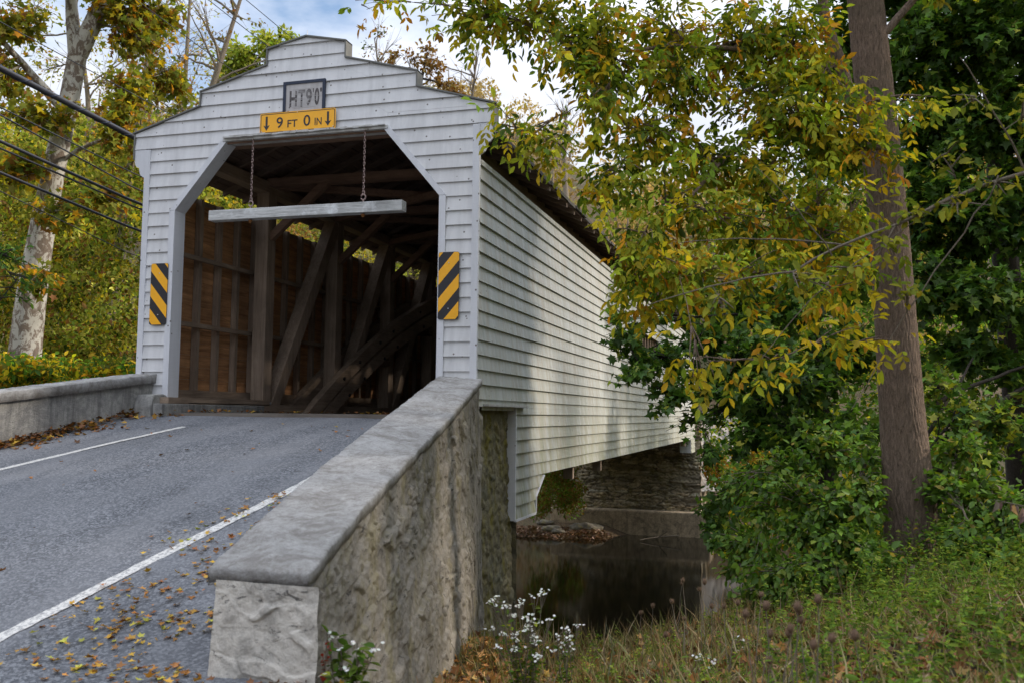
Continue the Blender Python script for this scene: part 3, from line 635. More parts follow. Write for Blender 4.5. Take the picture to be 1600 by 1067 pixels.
for i in range(n_):
    j = (i + 1) % n_; bo.quad((ro[i][0], -.0655, ro[i][1]), (ro[j][0], -.0655, ro[j][1]), (ri[j][0], -.0655, ri[j][1]), (ri[i][0], -.0655, ri[i][1]))
bo.build('border', M['black'], cs)
tx = MB()
for q_ in (('9', -.425, -.322, 4.115, 4.275), ('FT', -.245, -.085, 4.115, 4.222), ('0', .015, .122, 4.115, 4.275), ('IN', .195, .305, 4.115, 4.222)): text_mesh(tx.v, tx.f, *q_, -.0665, .006)
tx.build('lettering', M['black'], cs)
for x in (-.59, .405):
    MB().prism([(x - .016, 4.30), (x - .016, 4.155), (x - .052, 4.17), (x, 4.09), (x + .052, 4.17), (x + .016, 4.155), (x + .016, 4.30)], fy, .0645, .067).build('arrow', M['black'], cs)
b = MB()
for x, z in ((-.09, 4.065), (-.67, 4.08), (.49, 4.08), (-.09, 4.33)): b.tube([(x, -.06, z), (x, -.069, z)], .006, 8, True)
b.build('bolt', M['galv'], cs)
ob = thing('notice_board', (0, -.05, 4.36), 'old faded white board in a dark blue frame above the yellow clearance sign', 'sign')
MB().box(-.30, .30, -.043, -.03, 4.20, 4.76).build('board_panel', M['board'], ob)
MB().box(-.34, -.297, -.055, -.03, 4.36, 4.80).box(.297, .34, -.055, -.03, 4.36, 4.80).box(-.297, .297, -.055, -.03, 4.757, 4.80).build('frame', M['navy'], ob)
tx = MB()
for q_ in (('H', -.235, -.115, 4.42, 4.66), ('T', -.095, .015, 4.41, 4.665), ('9', .03, .125, 4.42, 4.67), ("'", .14, .155, 4.61, 4.67), ('0', .17, .245, 4.42, 4.67), ('"', .255, .285, 4.61, 4.67)): text_mesh(tx.v, tx.f, *q_, -.0445, .03)
tx.build('lettering', M['fade'], ob)
b = MB()
for i in range(15):
    z = 4.40 + i * .0195; x = random.uniform(-.28, .05); b.quad((x, -.0475, z), (x + random.uniform(.1, .45), -.0475, z + .001), (x + random.uniform(.1, .4), -.0475, z + .008), (x, -.0475, z + .006))
b.build('cracked_slats', M['board'], ob)
def marker(x0, lab, flip):
    z0, z1, w_ = 1.265, 2.19, .30; r = thing('object_marker', (x0 + .15, -.06, z0), lab, 'road sign', 'striped hazard markers beside the opening')
    MB().prism(rrect(x0, x0 + w_, z0, z1, .03), fy, .048, .052).build('marker_panel', M['black'], r)
    b = MB(); per = w_ * 1.26; hw = per / 2
    outline = rrect(x0 + .003, x0 + w_ - .003, z0 + .003, z1 - .003, .027, 4)
    def clip(poly, f):
        out = []
        for i in range(len(poly)):
            p, q = poly[i], poly[(i + 1) % len(poly)]; a, c = f(p), f(q)
            if a >= 0: out.append(p)
            if (a >= 0) != (c >= 0): t = a / (a - c); out.append((p[0] + (q[0] - p[0]) * t, p[1] + (q[1] - p[1]) * t))
        return out
    sg = -1 if flip else 1
    for k in range(-3, 6):
        c0 = z0 - .115 + k * per
        lin = lambda p: p[1] - sg * (p[0] - x0 - w_ / 2) * 1.15
        q = clip(outline, lambda p: lin(p) - c0); q = clip(q, lambda p: c0 + hw * 1.02 - lin(p)) if len(q) > 2 else q
        if len(q) > 2: b.prism(q, fy, .0515, .0535)
    b.build('stripes', M['yellow'], r)
    b = MB(); [b.tube([(x0 + w_ / 2, -.053, z), (x0 + w_ / 2, -.058, z)], .008, 8, True) for z in (z0 + .15, z1 - .15)]; b.build('bolt', M['galv'], r)
marker(-2.485, 'black and yellow striped marker on the left jamb, its stripes falling to the right', True)
marker(2.137, 'black and yellow striped marker on the right jamb, its stripes rising to the right', False)
# hanging bar
hb = thing('clearance_bar', (.07, -.05, 2.8), 'weathered white timber bar hanging on two chains across the bridge entrance', 'height bar')
MB().box(-1.47, 1.61, -.13, .03, 2.785, 2.935).build('bar', M['grey_wood'], hb, bevel=.006)
for x, ztop in ((-.815, 3.985), (.985, 3.985)):
    ch = MB(); z = ztop; i = 0
    while z > 3.10:
        pts = []
        for k in range(9):
            t = 2 * math.pi * k / 8; a, c = .014 * math.cos(t), .027 * math.sin(t); pts.append((x + (a if i % 2 else 0), -.05 + (0 if i % 2 else a), z - .027 + c))
        ch.tube(pts, .0075, 5); z -= .042; i += 1
    co = ch.build('chain', M['chain'], hb, True)
    b = MB(); b.tube([(x + .035 * math.cos(2 * math.pi * k / 14), -.05, 3.02 + .04 * math.sin(2 * math.pi * k / 14)) for k in range(15)], .011, 6); b.tube([(x, -.05, 2.98), (x, -.05, 2.93)], .011, 6)
    b.tube([(x + .02 * math.cos(2 * math.pi * k / 10), -.05, 3.085 + .032 * math.sin(2 * math.pi * k / 10)) for k in range(11)], .008, 6)
    b.build('eye_bolt', M['chain'], hb, True)
    MB().tube([(x, -.05, 2.785), (x, -.05, 2.735)], .018, 6, True).tube([(x, -.05, 2.775), (x, -.05, 2.755)], .03, 6, True).build('nut', M['brass'], hb)
# ------------------------------------------------------------------ abutments
na = thing('near_abutment', (0, 1, -5), 'mossy stained rubble abutment under the near end of the bridge', 'abutment')
stone_panel(lambda u, v, h: np.stack([2.54 + h + .12 * (1 - v), -.3 + u * 2.4, -5.8 + v * 5.85], -1), 2.4, 5.85, .03, .16, 1.3, .05, M['mossy'], 'stone_face', na, (.6, 1.2), .08, .5)
stone_panel(lambda u, v, h: np.stack([2.66 - u * 5.3, 2.1 + h + .12 * (1 - v), -5.8 + v * 5.2], -1), 5.3, 5.2, .06, .2, 1.8, .06, M['mossy'], 'stone_face', na, (.6, 1.2), .08)
MB().box(-2.6, 2.5, -.35, 2.05, -5.9, -.62).build('core', M['mossy'], na)
for i, (x, y, z, r) in enumerate([(2.85, 2.2, -2.6, .35), (2.95, 2.4, -3.3, .5), (3.0, 1.9, -4.1, .7), (3.2, 2.9, -4.9, .8), (2.8, 1.2, -3.0, .4), (2.95, 3.2, -5.1, .6)]):
    pass
fa = thing('far_abutment', (0, 32, -5), 'dark coursed stone abutment on a concrete footing at the far side of the creek', 'abutment')
stone_panel(lambda u, v, h: np.stack([-3.7 + u * 6.6 , 31.6 - h - .3 * 0 + .25 * v, -4.35 + v * 3.9], -1), 6.6, 3.9, .035, .115, 5.5, .11, M['farstone'], 'stone_face', fa, (.35, 1.4), .03)
stone_panel(lambda u, v, h: np.stack([2.9 + h, 31.6 + u * 3 + .25 * v, -4.35 + v * 4.2], -1), 3, 4.2, .06, .22, 2., .08, M['farstone'], 'stone_face', fa)
MB().box(-3.6, 2.85, 31.9, 35, -5.5, -.55).build('core', M['farstone'], fa)
MB().box(-3.95, 3.4, 31.0, 33, -6.3, -4.3).build('footing', M['footing'], fa, bevel=.08)
ww = thing('wing_wall', (5, 33, -3), 'sunlit pale rubble wing wall beyond the far end of the bridge', 'wall')
stone_panel(lambda u, v, h: np.stack([2.9 + u * 4.2 + .25 * h, 32.0 + u * 3. - h - .15 * (1 - v), -3.4 + v * (3.55 + .0 - 1.3 * u * u)], -1), 5.2, 3.5, .05, .25, 1.6, .09, M['pale_stone'], 'stone_face', ww, (.7, 1.3))
def wwtop(u, z): return (2.9 + u * 4.2, 32.1 + u * 3., -3.4 + 3.55 - 1.3 * u * u)
cap_ = MB()
for i in range(10):
    u0, u1 = i / 10, (i + 1) / 10; p, q = np.array(wwtop(u0, 0)), np.array(wwtop(u1, 0)); nn = np.array([.58, -.81, 0]) * .14
    cap_.hexa([p + nn, q + nn, q - 3 * nn, p - 3 * nn, p + nn + (0, 0, .1), q + nn + (0, 0, .1), q - 3 * nn + (0, 0, .1), p - 3 * nn + (0, 0, .1)])
cap_.build('coping', M['conc'], ww)
# ------------------------------------------------------------------ utility cables, parallel to the bridge on its left
def onX(px, py, Xp):
    d = CF + (px - 800) / FPX * CR - (py - 533.5) / FPX * CU; t = (Xp - CAM[0]) / d[0]; return CAM + t * d
cabs = [((0, 107), (215, 218), .045, 'thickest black cable bundle with spiral lashing, highest of the heavy lines', -3.5),
 ((0, 168), (224, 279), .010, 'thin upper wire of the close pair below the thickest cable bundle', -3.5), ((0, 180), (224, 302), .012, 'thin lower wire of the close pair below the thickest cable bundle', -3.5),
 ((0, 221), (224, 322), .024, 'heavy black cable in the middle of the group left of the portal', -3.5), ((0, 232), (224, 330), .014, 'black cable running just under the heavy middle cable', -3.5),
 ((0, 270), (221, 363), .020, 'black cable with a gap above it, lowest of the heavy lines', -3.5), ((0, 299), (218, 404), .007, 'lowest and thinnest wire left of the portal', -3.5),
 ((12, 41), (279, 186), .007, 'thin wire meeting the left slope of the stepped gable', -3.6), ((212, 0), (378, 122), .007, 'thin wire above the left shoulder of the gable', -3.6),
 ((325, 0), (418, 73), .008, 'thin wire reaching the upper step left of the gable peak', -3.6), ((384, 0), (450, 55), .008, 'thin wire closest to the gable peak', -3.6)]
for (p, q, r, lab, Xp) in cabs:
    a, c = onX(*p, Xp), onX(*q, Xp); d = (c - a) / (c[1] - a[1]); y0, y1 = -14, 40
    A = a + d * (y0 - a[1]); 
    slope = d[2]; pts = []
    for t in np.linspace(0, 1, 60):
        y = y0 + (y1 - y0) * t; z = a[2] + slope * (y - a[1]) if y < c[1] else c[2] + slope * (y - c[1]) * .25 + .0006 * (y - c[1]) ** 2
        if r > .03: z += .0
        pts.append((Xp, y, z))
    ob_ = MB().tube(pts, r * 1.0, 7).build('utility_cable', M['cable'], None, True); tag(ob_, lab, 'cable', 'overhead cables left of the bridge')
    if r > .03:
        b = MB(); b.tube([(x + .05 * math.cos(i * .9), y, z + .05 * math.sin(i * .9)) for i, (x, y, z) in enumerate([(Xp, yy_, np.interp(yy_, [q_[1] for q_ in pts], [q_[2] for q_ in pts])) for yy_ in np.linspace(-14, 40, 700)])], .006, 4)
        b.build('lashing_wire', M['navy'], ob_)
# ------------------------------------------------------------------ trees
def wiggle(p, q, n=8, amp=.08, sag=0.):
    p, q = np.array(p, float), np.array(q, float); t = np.linspace(0, 1, n); L_ = np.linalg.norm(q - p); o = rng.normal(0, amp * L_ * .35, (n, 3)); o = np.cumsum(o, 0) * .4; o -= o[0] + (o[-1] - o[0]) * t[:, None]
    P = p + (q - p) * t[:, None] + o; P[:, 2] += sag * L_ * 4 * t * (1 - t); return P
class Tree:
    def __init__(s, name, base, label, cat, group=None): s.root = thing(name, base, label, cat, group); s.w = MB(); s.anch = []; s.base = np.array(base, float); s.limbs = []
    def trunk(s, pts, rad, n=14):
        P = np.array(pts, float); t = np.linspace(0, 1, len(P)); k = np.linspace(0, 1, 40); Q = np.stack([np.interp(k, t, P[:, i]) for i in range(3)], -1); R = np.interp(k, t, rad)
        # smooth
        for _ in range(3): Q[1:-1] = (Q[:-2] + 2 * Q[1:-1] + Q[2:]) / 4
        s.tp, s.tr = Q, R; s.limbs.append((Q, R))
        if n != 20: s.w.tube(Q, R, n)
    def limb(s, p, q, r0, r1, n=10, amp=.08, sag=.03, sides=6):
        P = wiggle(p, q, n, amp, sag); R = np.linspace(r0, r1, n); s.w.tube(P, R, sides); s.limbs.append((P, R)); return P
    def near(s, c, lower=1.5):
        best = None
        for P, R in s.limbs:
            d = np.linalg.norm(P - c, axis=1) + np.where(P[:, 2] > c[2] + .5, lower, 0); i = int(d.argmin())
            if best is None or d[i] < best[0]: best = (d[i], P[i], R[i])
        return best
    def clump(s, c, rad, ntw, tw_len=.7, per=7, limb_r=.03, drop=0., direct=None):
        c = np.array(c, float); rad = np.array(rad, float)
        d, p, r = s.near(c); P = s.limb(p, c, min(r * .7, limb_r), limb_r * .35, 9, .09, .03)
        for i in range(ntw):
            q = c + unit(rng.normal(size=3)) * rad * rng.uniform(.15, 1.) ** .5; k = rng.integers(3, 9)
            st = P[k]
            if np.linalg.norm(q - st) > 1.6 * tw_len + .5: st = q + (st - q) * min(1, (tw_len * 1.6) / np.linalg.norm(q - st)); d_, pp, rr = s.near(st); 
            T = wiggle(P[k], q, 5, .1, .04); s.w.tube(T, [.008 + .01 * limb_r / .03 * .5, .007, .006, .004, .003], 4); s.limbs.append((T[1:4], np.full(3, .006))) if i % 3 == 0 else None
            tt = rng.uniform(.25, 1.02, per); ii = np.clip((tt * 4), 0, 3.999); a = ii.astype(int); f = (ii - a)[:, None]; pos = T[a] * (1 - f) + T[a + 1] * f
            s.anch.append(np.concatenate([pos, np.tile(unit(T[-1] - T[0]), (per, 1))], 1))
    def anchors(s): return np.concatenate(s.anch) if s.anch else np.zeros((0, 6))
    def wood(s, mat): return s.w.build('trunk', mat, s.root, True)
def scat(A, n, sp):
    i = rng.integers(0, len(A), n); P = A[i, :3] + rng.normal(0, sp, (n, 3)); D = unit(A[i, 3:] * .8 + rdir(n) * .9); return P, D
def up_normals(n, tilt=.6): return unit(np.array([0, 0, 1.]) + rng.normal(0, tilt, (n, 3)))
def pxr(r, d): return r / FPX * d
YEL = (.66, .50, .03); OR = (.60, .29, .03); GRN = (.20, .28, .03); LG = (.40, .44, .045); DG = (.07, .15, .024); MG = (.15, .27, .035); BRN = (.27, .14, .045)
# --- the big tree with compound leaves
T = Tree('hickory_tree', at(1430, 905, 10.2), 'big furrowed grey trunk with yellow and orange compound leaves arching over the bridge side', 'tree')
T.trunk([at(1432, 935, 10.2), at(1428, 890, 10.2), at(1424, 800, 10.1), at(1409, 640, 10.1), at(1397, 480, 10.1), at(1383, 300, 10.1), at(1367, 150, 10.1), at(1352, 0, 10.1), at(1342, -150, 10.1), at(1330, -350, 10.2), at(1320, -600, 10.3)],
        [.36, .30, .275, .235, .215, .205, .20, .19, .17, .13, .06], 20)
T.limb(at(1338, 195, 10), at(1290, 30, 9.8), .085, .06, 8, .02); T.limb(at(1290, 30, 9.8), at(1262, -160, 9.6), .06, .03, 8, .04)
T.limb(at(1372, 60, 10), at(1500, -60, 10), .05, .03); 
for c in [(1110, 180, 9.2), (960, 80, 9.), (1050, 350, 8.6), (1180, 300, 9)]: T.limb(at(1300, 100, 9.8), at(*c), .035, .015, 12, .05, .06)
cl = [(700, 18, 9, 70, 30), (760, 20, 9, 70, 40), (840, 25, 9, 70, 50), (885, 80, 8.8, 45, 40), (930, 40, 9, 80, 60), (960, 110, 9, 70, 60), (1050, 50, 9.5, 90, 70), (1060, 140, 9.3, 80, 60), (1160, 60, 9.5, 90, 80), (1240, 70, 9.3, 70, 80),
      (1190, 160, 9.2, 80, 60), (930, 175, 8.6, 55, 45), (1010, 220, 9, 80, 50), (1100, 240, 9, 80, 55), (1200, 260, 9, 70, 55), (1275, 190, 9.1, 50, 60), (955, 285, 8.5, 65, 40), (1040, 310, 8.6, 80, 45), (1130, 340, 8.6, 80, 50), (1230, 350, 8.8, 70, 50), (1000, 375, 8.2, 60, 40),
      (1040, 425, 8.2, 60, 40), (1110, 440, 8.4, 70, 40), (1200, 430, 8.2, 70, 40), (1280, 300, 8.6, 50, 40), (960, 420, 8.2, 30, 25), (1310, 235, 9.2, 40, 40), (820, 205, 8.4, 40, 22), (870, 225, 8.4, 35, 35),(785,195,8.3,18,18),
      (1090, 580, 7.3, 70, 18), (1150, 565, 7.3, 60, 20), (1230, 560, 7.3, 60, 18), (1310, 530, 7.3, 60, 20), (1390, 535, 7.4, 30, 14),(1300,450,8,60,40),(1290,380,8.8,60,50),(1300,120,9.2,40,60),(1250,180,9,60,60),(1330,330,8.8,40,50),(1440,150,9.2,30,30),(1350,165,8.8,40,30),(1395,235,8.8,35,25),(1330,215,8.8,30,25),(1340,400,8.6,40,40),(1010,470,8.2,35,20),(985,455,8.2,35,20)]
for x, y, d, rx, ry in cl: T.clump(at(x, y, d), (pxr(rx, d), .55, pxr(ry, d)), max(3, int(rx * ry / (210 if y < 260 else 290))), .5, 6 if d > 7.5 else 3, .022 if d > 7.5 else .009)
T.clump(at(565, 8, 9.5), (.18, .2, .05), 4, .3, 3, .006)
for x, y, d, rx, ry in [(800, -90, 9, 130, 60), (1000, -100, 9.5, 130, 80), (1200, -110, 10, 130, 90), (1400, -150, 11, 150, 90), (900, -230, 10, 150, 100), (1150, -260, 10, 170, 110), (1350, -330, 10, 170, 110), (1500, -100, 9.5, 100, 80), (1250, -100, 12, 150, 100)]: T.clump(at(x, y, d), (pxr(rx, d), 1.1, pxr(ry, d)), 26, .6, 6, .03)
def ridged(t, mat):
    k = np.linspace(0, 1, 560); t0 = np.linspace(0, 1, len(t.tp)); Q = np.stack([np.interp(k, t0, t.tp[:, i]) for i in range(3)], -1); Rr = np.interp(k, t0, t.tr); th = np.linspace(0, 2 * np.pi, 301)
    K, TH = np.meshgrid(Q[:, 2], th, indexing='ij'); w1 = np.sin(TH * 19 + 1.3 * np.sin(K * 4.1 + TH * 2) + 1.2 * np.sin(K * 9.7 + TH * 5) + .8 * np.sin(K * 23 - TH * 7)) ; w2 = np.sin(TH * 37 + 1.6 * np.sin(K * 11.3 - TH * 3) + 1.5 * np.sin(K * 27 + 4 * TH))
    brk = np.sin(K * 21 + 5 * np.sin(TH * 6) + 2 * np.sin(TH * 11)); r = Rr[:, None] * .94 * (1 + .028 * np.abs(w1) ** .6 + .02 * np.abs(w2) ** .7 + .008 * brk + .03 * np.sin(TH * 3 + K) ) + .0
    z0 = Q[0, 2]; fl = np.clip(1 - (K - z0) / .9, 0, 1) ** 2; r = r * (1 + fl * (.35 + .3 * np.sin(TH * 5 + 1)))
    P = Q[:, None] + r[..., None] * np.stack([np.cos(TH), np.sin(TH), np.zeros_like(TH)], -1); return gridmesh('trunk', P, mat, t.root)
ridged(T, M['bark']); T.w.build('limbs', M['bark'], T.root, True)
A = T.anchors(); 
def compound(A, n, rach=.22, leaflet=.115, k=5, droop=.5, spread=.03):
    i = rng.integers(0, len(A), n) if n != len(A) else np.arange(n)
    P = A[i, :3] + rng.normal(0, spread, (n, 3)); D = unit(A[i, 3:] * .5 + rdir(n) * .9 + np.array([0, 0, -droop])); Nn = up_normals(n, .45); Sd = unit(np.cross(Nn, D)); Nn = np.cross(D, Sd)
    Lr = rach * rng.uniform(.6, 1.2, n); out = []
    for j in range(k):
        if j == k - 1: pos = P + D * Lr[:, None]; dr = D
        else:
            t = .35 + .6 * (j // 2) / max(1, (k - 1) // 2 - .0) ; sgn = 1 if j % 2 else -1; pos = P + D * (Lr * t)[:, None]; dr = unit(D * .75 + Sd * sgn * 1. + np.array([0, 0, -droop * .6]))
        out.append((pos, unit(dr + rng.normal(0, .12, (n, 3))), unit(Nn + rng.normal(0, .25, (n, 3))), leaflet * (.65 + .5 * (j / (k - 1))) * rng.uniform(.75, 1.2, n)))
    idx = np.tile(np.arange(n), k)
    return [np.concatenate(q) for q in zip(*out)], idx
nH = int(len(A) * 1.35); (P, D, Nn, Ln), idx = compound(A, nH, .19, .092, 5, .5, .10)
leafc = pal(nH, [YEL, OR, GRN, LG, (.34, .29, .03), (.08, .13, .02)], [.15, .07, .26, .26, .12, .14], .2)[idx] * (1 + rng.normal(0, .1, (len(P), 1)))
yl = (P[:, 2] < 1.0) & (rng.random(len(P)) < .8); leafc[yl] = pal(int(yl.sum()), [YEL, (.36, .30, .03), OR, LG], [.45, .3, .08, .17])
leaves('crown', P, D, Nn, Ln, np.clip(leafc, .004, .8), M['leaf'], T.root, 'lance', .35, .3, 1.25)
# --- maples
def maple(base, trunk_pts, trunk_r, clumps, label, cols, wts, n_mult=1.4, size=.13, per=8, div=150, mat='leaf_dark', bark='bark_dark', shape='maple', dy=.8, name='maple_tree', group=None, twl=.6, sp=.05, tilt=.45, droop=.25, limb_r=.025, extra=None):
    t = Tree(name, base, label, 'tree' if 'tree' in name else 'bush', group); t.trunk(trunk_pts, trunk_r, 10)
    for c in clumps:
        x, y, d, rx, ry = c; t.clump(at(x, y, d), (pxr(rx, d), dy, pxr(ry, d)), max(4, int(rx * ry / div)), twl, per, limb_r)
    if extra: extra(t)
    t.wood(M[bark]); A = t.anchors(); n = int(len(A) * n_mult); P, D = scat(A, n, sp); D = unit(D + np.array([0, 0, -droop])); 
    leaves('crown', P, D, up_normals(n, tilt), size * rng.uniform(.6, 1.25, n), pal(n, cols, wts), M[mat], t.root, shape, .22, .2); return t
gcol = [DG, MG, (.06, .12, .02), LG]; gw = [.4, .35, .2, .05]
maple(at(1300, 900, 14), [at(1300, 900, 14), at(1290, 700, 14), at(1270, 500, 14), at(1260, 300, 14)], [.16, .13, .09, .03],
      [(965, 515, 13.6, 35, 25), (1000, 585, 13.4, 40, 30), (1075, 660, 13.2, 40, 25), (1100, 710, 13, 30, 20), (985, 535, 14, 45, 35), (1040, 560, 14, 55, 45), (1050, 620, 13.5, 50, 35), (1100, 530, 14, 65, 50), (1120, 600, 13.5, 60, 45), (1170, 490, 14, 70, 60), (1180, 560, 13, 70, 60), (1190, 640, 12.8, 70, 50), (1160, 700, 13, 45, 35), (1140, 780, 13, 45, 35), (1110, 810, 13, 35, 20), (1250, 480, 14, 80, 60), (1250, 600, 12.5, 80, 70), (1240, 700, 12.3, 80, 50), (1320, 560, 13, 80, 80), (1320, 680, 12, 80, 60), (1200, 760, 12.5, 60, 40), (1150, 840, 12.5, 40, 25), (1330, 430, 14, 70, 60), (1250, 370, 15, 80, 60), (1080, 470, 14.5, 40, 35)],
      'dark green maple leaning over the creek in front of the far bridge wall', gcol, gw, 2.2, .125, div=110, dy=1.)
maple(at(1600, 900, 16), [at(1605, 900, 16), at(1588, 600, 15.5), at(1566, 350, 15.5), at(1550, 100, 15.5), at(1540, -150, 15.5)], [.26, .22, .2, .16, .1],
      [(1440, 60, 14, 70, 80), (1530, 50, 14, 80, 90), (1620, 60, 14, 80, 90), (1450, 190, 14.5, 70, 80), (1540, 200, 14, 80, 90), (1640, 220, 14, 80, 90), (1440, 330, 14.5, 70, 80), (1530, 340, 14, 80, 80), (1620, 350, 14, 80, 80), (1405, 120, 15, 50, 70), (1420, 250, 15, 50, 60), (1490, 130, 15, 60, 60), (1590, 140, 15, 60, 60), (1490, 270, 15, 60, 60), (1590, 290, 15, 60, 60), (1400, 390, 15, 50, 60), (1500, 400, 15, 60, 60), (1410, 0, 15, 60, 60), (1480, -10, 15, 60, 60), (1580, 0, 15, 60, 60), (1450, 460, 14, 80, 60), (1540, 470, 13.5, 80, 60), (1630, 480, 14, 70, 70), (1500, 560, 14, 80, 50), (1600, 580, 13.5, 70, 50), (1450, -100, 14, 100, 90), (1580, -100, 14, 100, 90), (1500, -260, 14, 150, 90), (1330, -50, 15, 80, 90), (1310, 80, 15.5, 60, 80), (1300, 250, 15.5, 60, 70)],
      'tall dark green maple filling the upper right corner behind the big trunk', gcol, gw, 2.6, .135, div=95, dy=1.1)
def limbs_dark(t):
    for a, b_, r in [((1445, 715, 12), (1600, 605, 13), .05), ((1440, 700, 12), (1520, 560, 13), .03), ((1450, 730, 12), (1560, 770, 12.5), .03), ((1440, 640, 12.5), (1640, 560, 13), .035)]: t.limb(at(*a), at(*b_), r, r * .5, 10, .04)
maple(at(1480, 905, 12), [at(1480, 905, 12), at(1465, 800, 12), at(1445, 715, 12)], [.07, .06, .055],
      [(1500, 640, 12, 60, 40), (1580, 660, 12, 60, 50), (1520, 720, 11.5, 70, 40), (1460, 600, 12.5, 50, 40), (1640, 700, 12, 60, 60)],
      'small leaning tree with black branches right of the big trunk', [MG, LG, DG, (.13, .15, .025)], [.4, .2, .25, .15], 1.4, .12, div=140, extra=limbs_dark)
# --- bushes of oval leaves
bc = [(.12, .23, .03), (.18, .31, .04), (.075, .14, .022), (.24, .29, .04), (.34, .29, .04)]; bw = [.35, .25, .25, .1, .05]
def bush(base, clumps, label, size=.092, cols=bc, wts=bw, div=70, n_mult=2.6, group='bushes around the big trunk', shape='oval', mat='leaf_dark', name='bush', dy=.5, bark='bark_pale', **k):
    return maple(base, [np.array(base), np.array(base) + (0, 0, .3), np.array(base) + (.05, .03, .6)], [.03, .025, .02], clumps, label, cols, wts, n_mult, size, 8, div, mat, bark, shape, dy, name, group, .35, .05, .5, .3, .014, **k)
bush(at(1300, 930, 9.8), [(1230, 770, 10.5, 55, 40), (1290, 790, 10, 50, 45), (1350, 780, 9.8, 40, 50), (1250, 830, 10, 55, 35), (1320, 850, 9.5, 60, 35), (1370, 870, 9.2, 40, 35), (1190, 800, 10.8, 40, 30), (1350, 720, 10.4, 35, 35), (1280, 890, 9.4, 60, 25), (1200, 900, 9.8, 50, 25), (1245, 935, 9.5, 45, 20), (1165, 925, 10.2, 30, 15), (1190, 870, 10.6, 45, 30), (1160, 840, 11, 40, 25), (1215, 915, 10, 45, 20), (1150, 890, 10.8, 30, 20), (1240, 740, 11, 60, 40), (1300, 700, 11, 60, 40), (1160, 760, 11.5, 45, 35)], 'leafy green bush left of the big trunk beside the creek')
bush(at(1520, 930, 9), [(1480, 760, 9.8, 40, 35), (1530, 770, 9.6, 50, 40), (1580, 800, 9.2, 50, 45), (1500, 830, 9.3, 50, 40), (1560, 870, 8.8, 60, 35), (1480, 890, 9, 45, 25), (1620, 860, 9, 50, 50), (1500, 700, 10.2, 50, 30)], 'leafy green bush right of the big trunk')
bush(at(1420, 985, 8.6), [(1380, 930, 8.9, 45, 18), (1440, 930, 8.7, 40, 22), (1330, 930, 9, 40, 18)], 'low dark leafed bush hugging the foot of the big trunk', .055)
# young branch crossing from the right
def ybr(t):
    P = t.limb(at(1680, 250, 7.4), at(1400, 352, 7.2), .022, .014, 10, .03); Q = t.limb(at(1400, 352, 7.2), at(1240, 425, 7.1), .014, .009, 10, .03); t.limb(at(1240, 425, 7.1), at(1010, 478, 7.), .009, .004, 10, .03)
    t.limb(at(1400, 352, 7.2), at(1370, 400, 7.1), .008, .004); t.limb(at(1330, 385, 7.2), at(1060, 380, 7.), .008, .003, 12, .04); t.limb(at(1560, 275, 7.3), at(1330, 640, 7.1), .008, .003, 12, .05); t.limb(at(1500, 300, 7.3), at(1190, 560, 7.), .006, .003, 12, .05)
    t.limb(at(1300, 400, 7.1), at(1180, 260, 6.9), .006, .002, 10, .06); t.limb(at(1600, 265, 7.3), at(1500, 90, 7.2), .01, .004, 10, .06)
    for c in [(1560, 290, 7.3, 60, 20), (1480, 240, 7.2, 50, 22), (1500, 320, 7.1, 60, 22), (1380, 380, 7.1, 40, 18), (1420, 455, 7, 40, 12), (1330, 420, 7, 50, 16), (1240, 440, 7, 50, 14), (1130, 480, 7, 60, 12), (1520, 160, 7.2, 40, 20), (1430, 340, 7.2, 30, 15), (1600, 180, 7.2, 40, 30)]:
        x, y, d, rx, ry = c; t.clump(at(x, y, d), (pxr(rx, d), .25, pxr(ry, d)), 5, .25, 4, .006)
maple(at(1800, 960, 7.6), [at(1800, 960, 7.6), at(1790, 700, 7.6), at(1740, 400, 7.5), at(1680, 250, 7.4)], [.06, .05, .035, .022], [], 'thin branch with sparse yellow green leaves crossing in front of the big trunk',
      [(.24, .26, .035), (.30, .28, .03), (.16, .2, .03)], [.5, .3, .2], 1.5, .085, shape='oval', mat='leaf', bark='bark_pale', name='sapling_tree', extra=ybr)
# --- left: sycamore and woods
syc = Tree('sycamore_tree', at(38, 640, 23), 'sycamore with mottled white and brown trunk at the far left', 'tree')
syc.trunk([at(30, 660, 23), at(38, 560, 23), at(48, 470, 23), at(62, 380, 23), at(85, 260, 23), at(108, 160, 23), at(124, 70, 23)], [.46, .38, .35, .30, .26, .23, .22], 18)
syc.limb(at(122, 85, 23), at(175, -30, 23), .24, .17, 8, .04, 0, 12); syc.limb(at(118, 95, 23), at(108, -60, 23), .17, .12, 8, .04, 0, 10); syc.limb(at(105, 180, 23), at(0, 60, 22), .14, .06, 10, .06, 0, 8); syc.limb(at(85, 260, 23), at(200, 200, 22.5), .06, .03, 10, .08)
for x, y, d, rx, ry in [(30, 30, 22, 60, 40), (200, 130, 22.5, 45, 45), (220, 60, 23, 50, 50), (60, 180, 22, 60, 40), (190, 230, 22, 35, 40), (20, 260, 22, 50, 50), (80, 330, 21.5, 45, 35), (260, 130, 24, 50, 50), (230, -40, 23, 90, 50), (80, -60, 22, 100, 50), (0, 120, 22, 40, 60), (250, 30, 24, 50, 40), (190, 180, 22, 40, 40), (170, 300, 22, 40, 40), (60, 430, 21.5, 30, 30), (200, 20, 23, 60, 40)]:
    syc.clump(at(x, y, d), (pxr(rx, d), .8, pxr(ry, d)), max(6, int(rx * ry / 75)), .8, 9, .04)
syc.wood(M['bark_syc']); A = syc.anchors(); n = int(len(A) * 1.6); P, D = scat(A, n, .12)
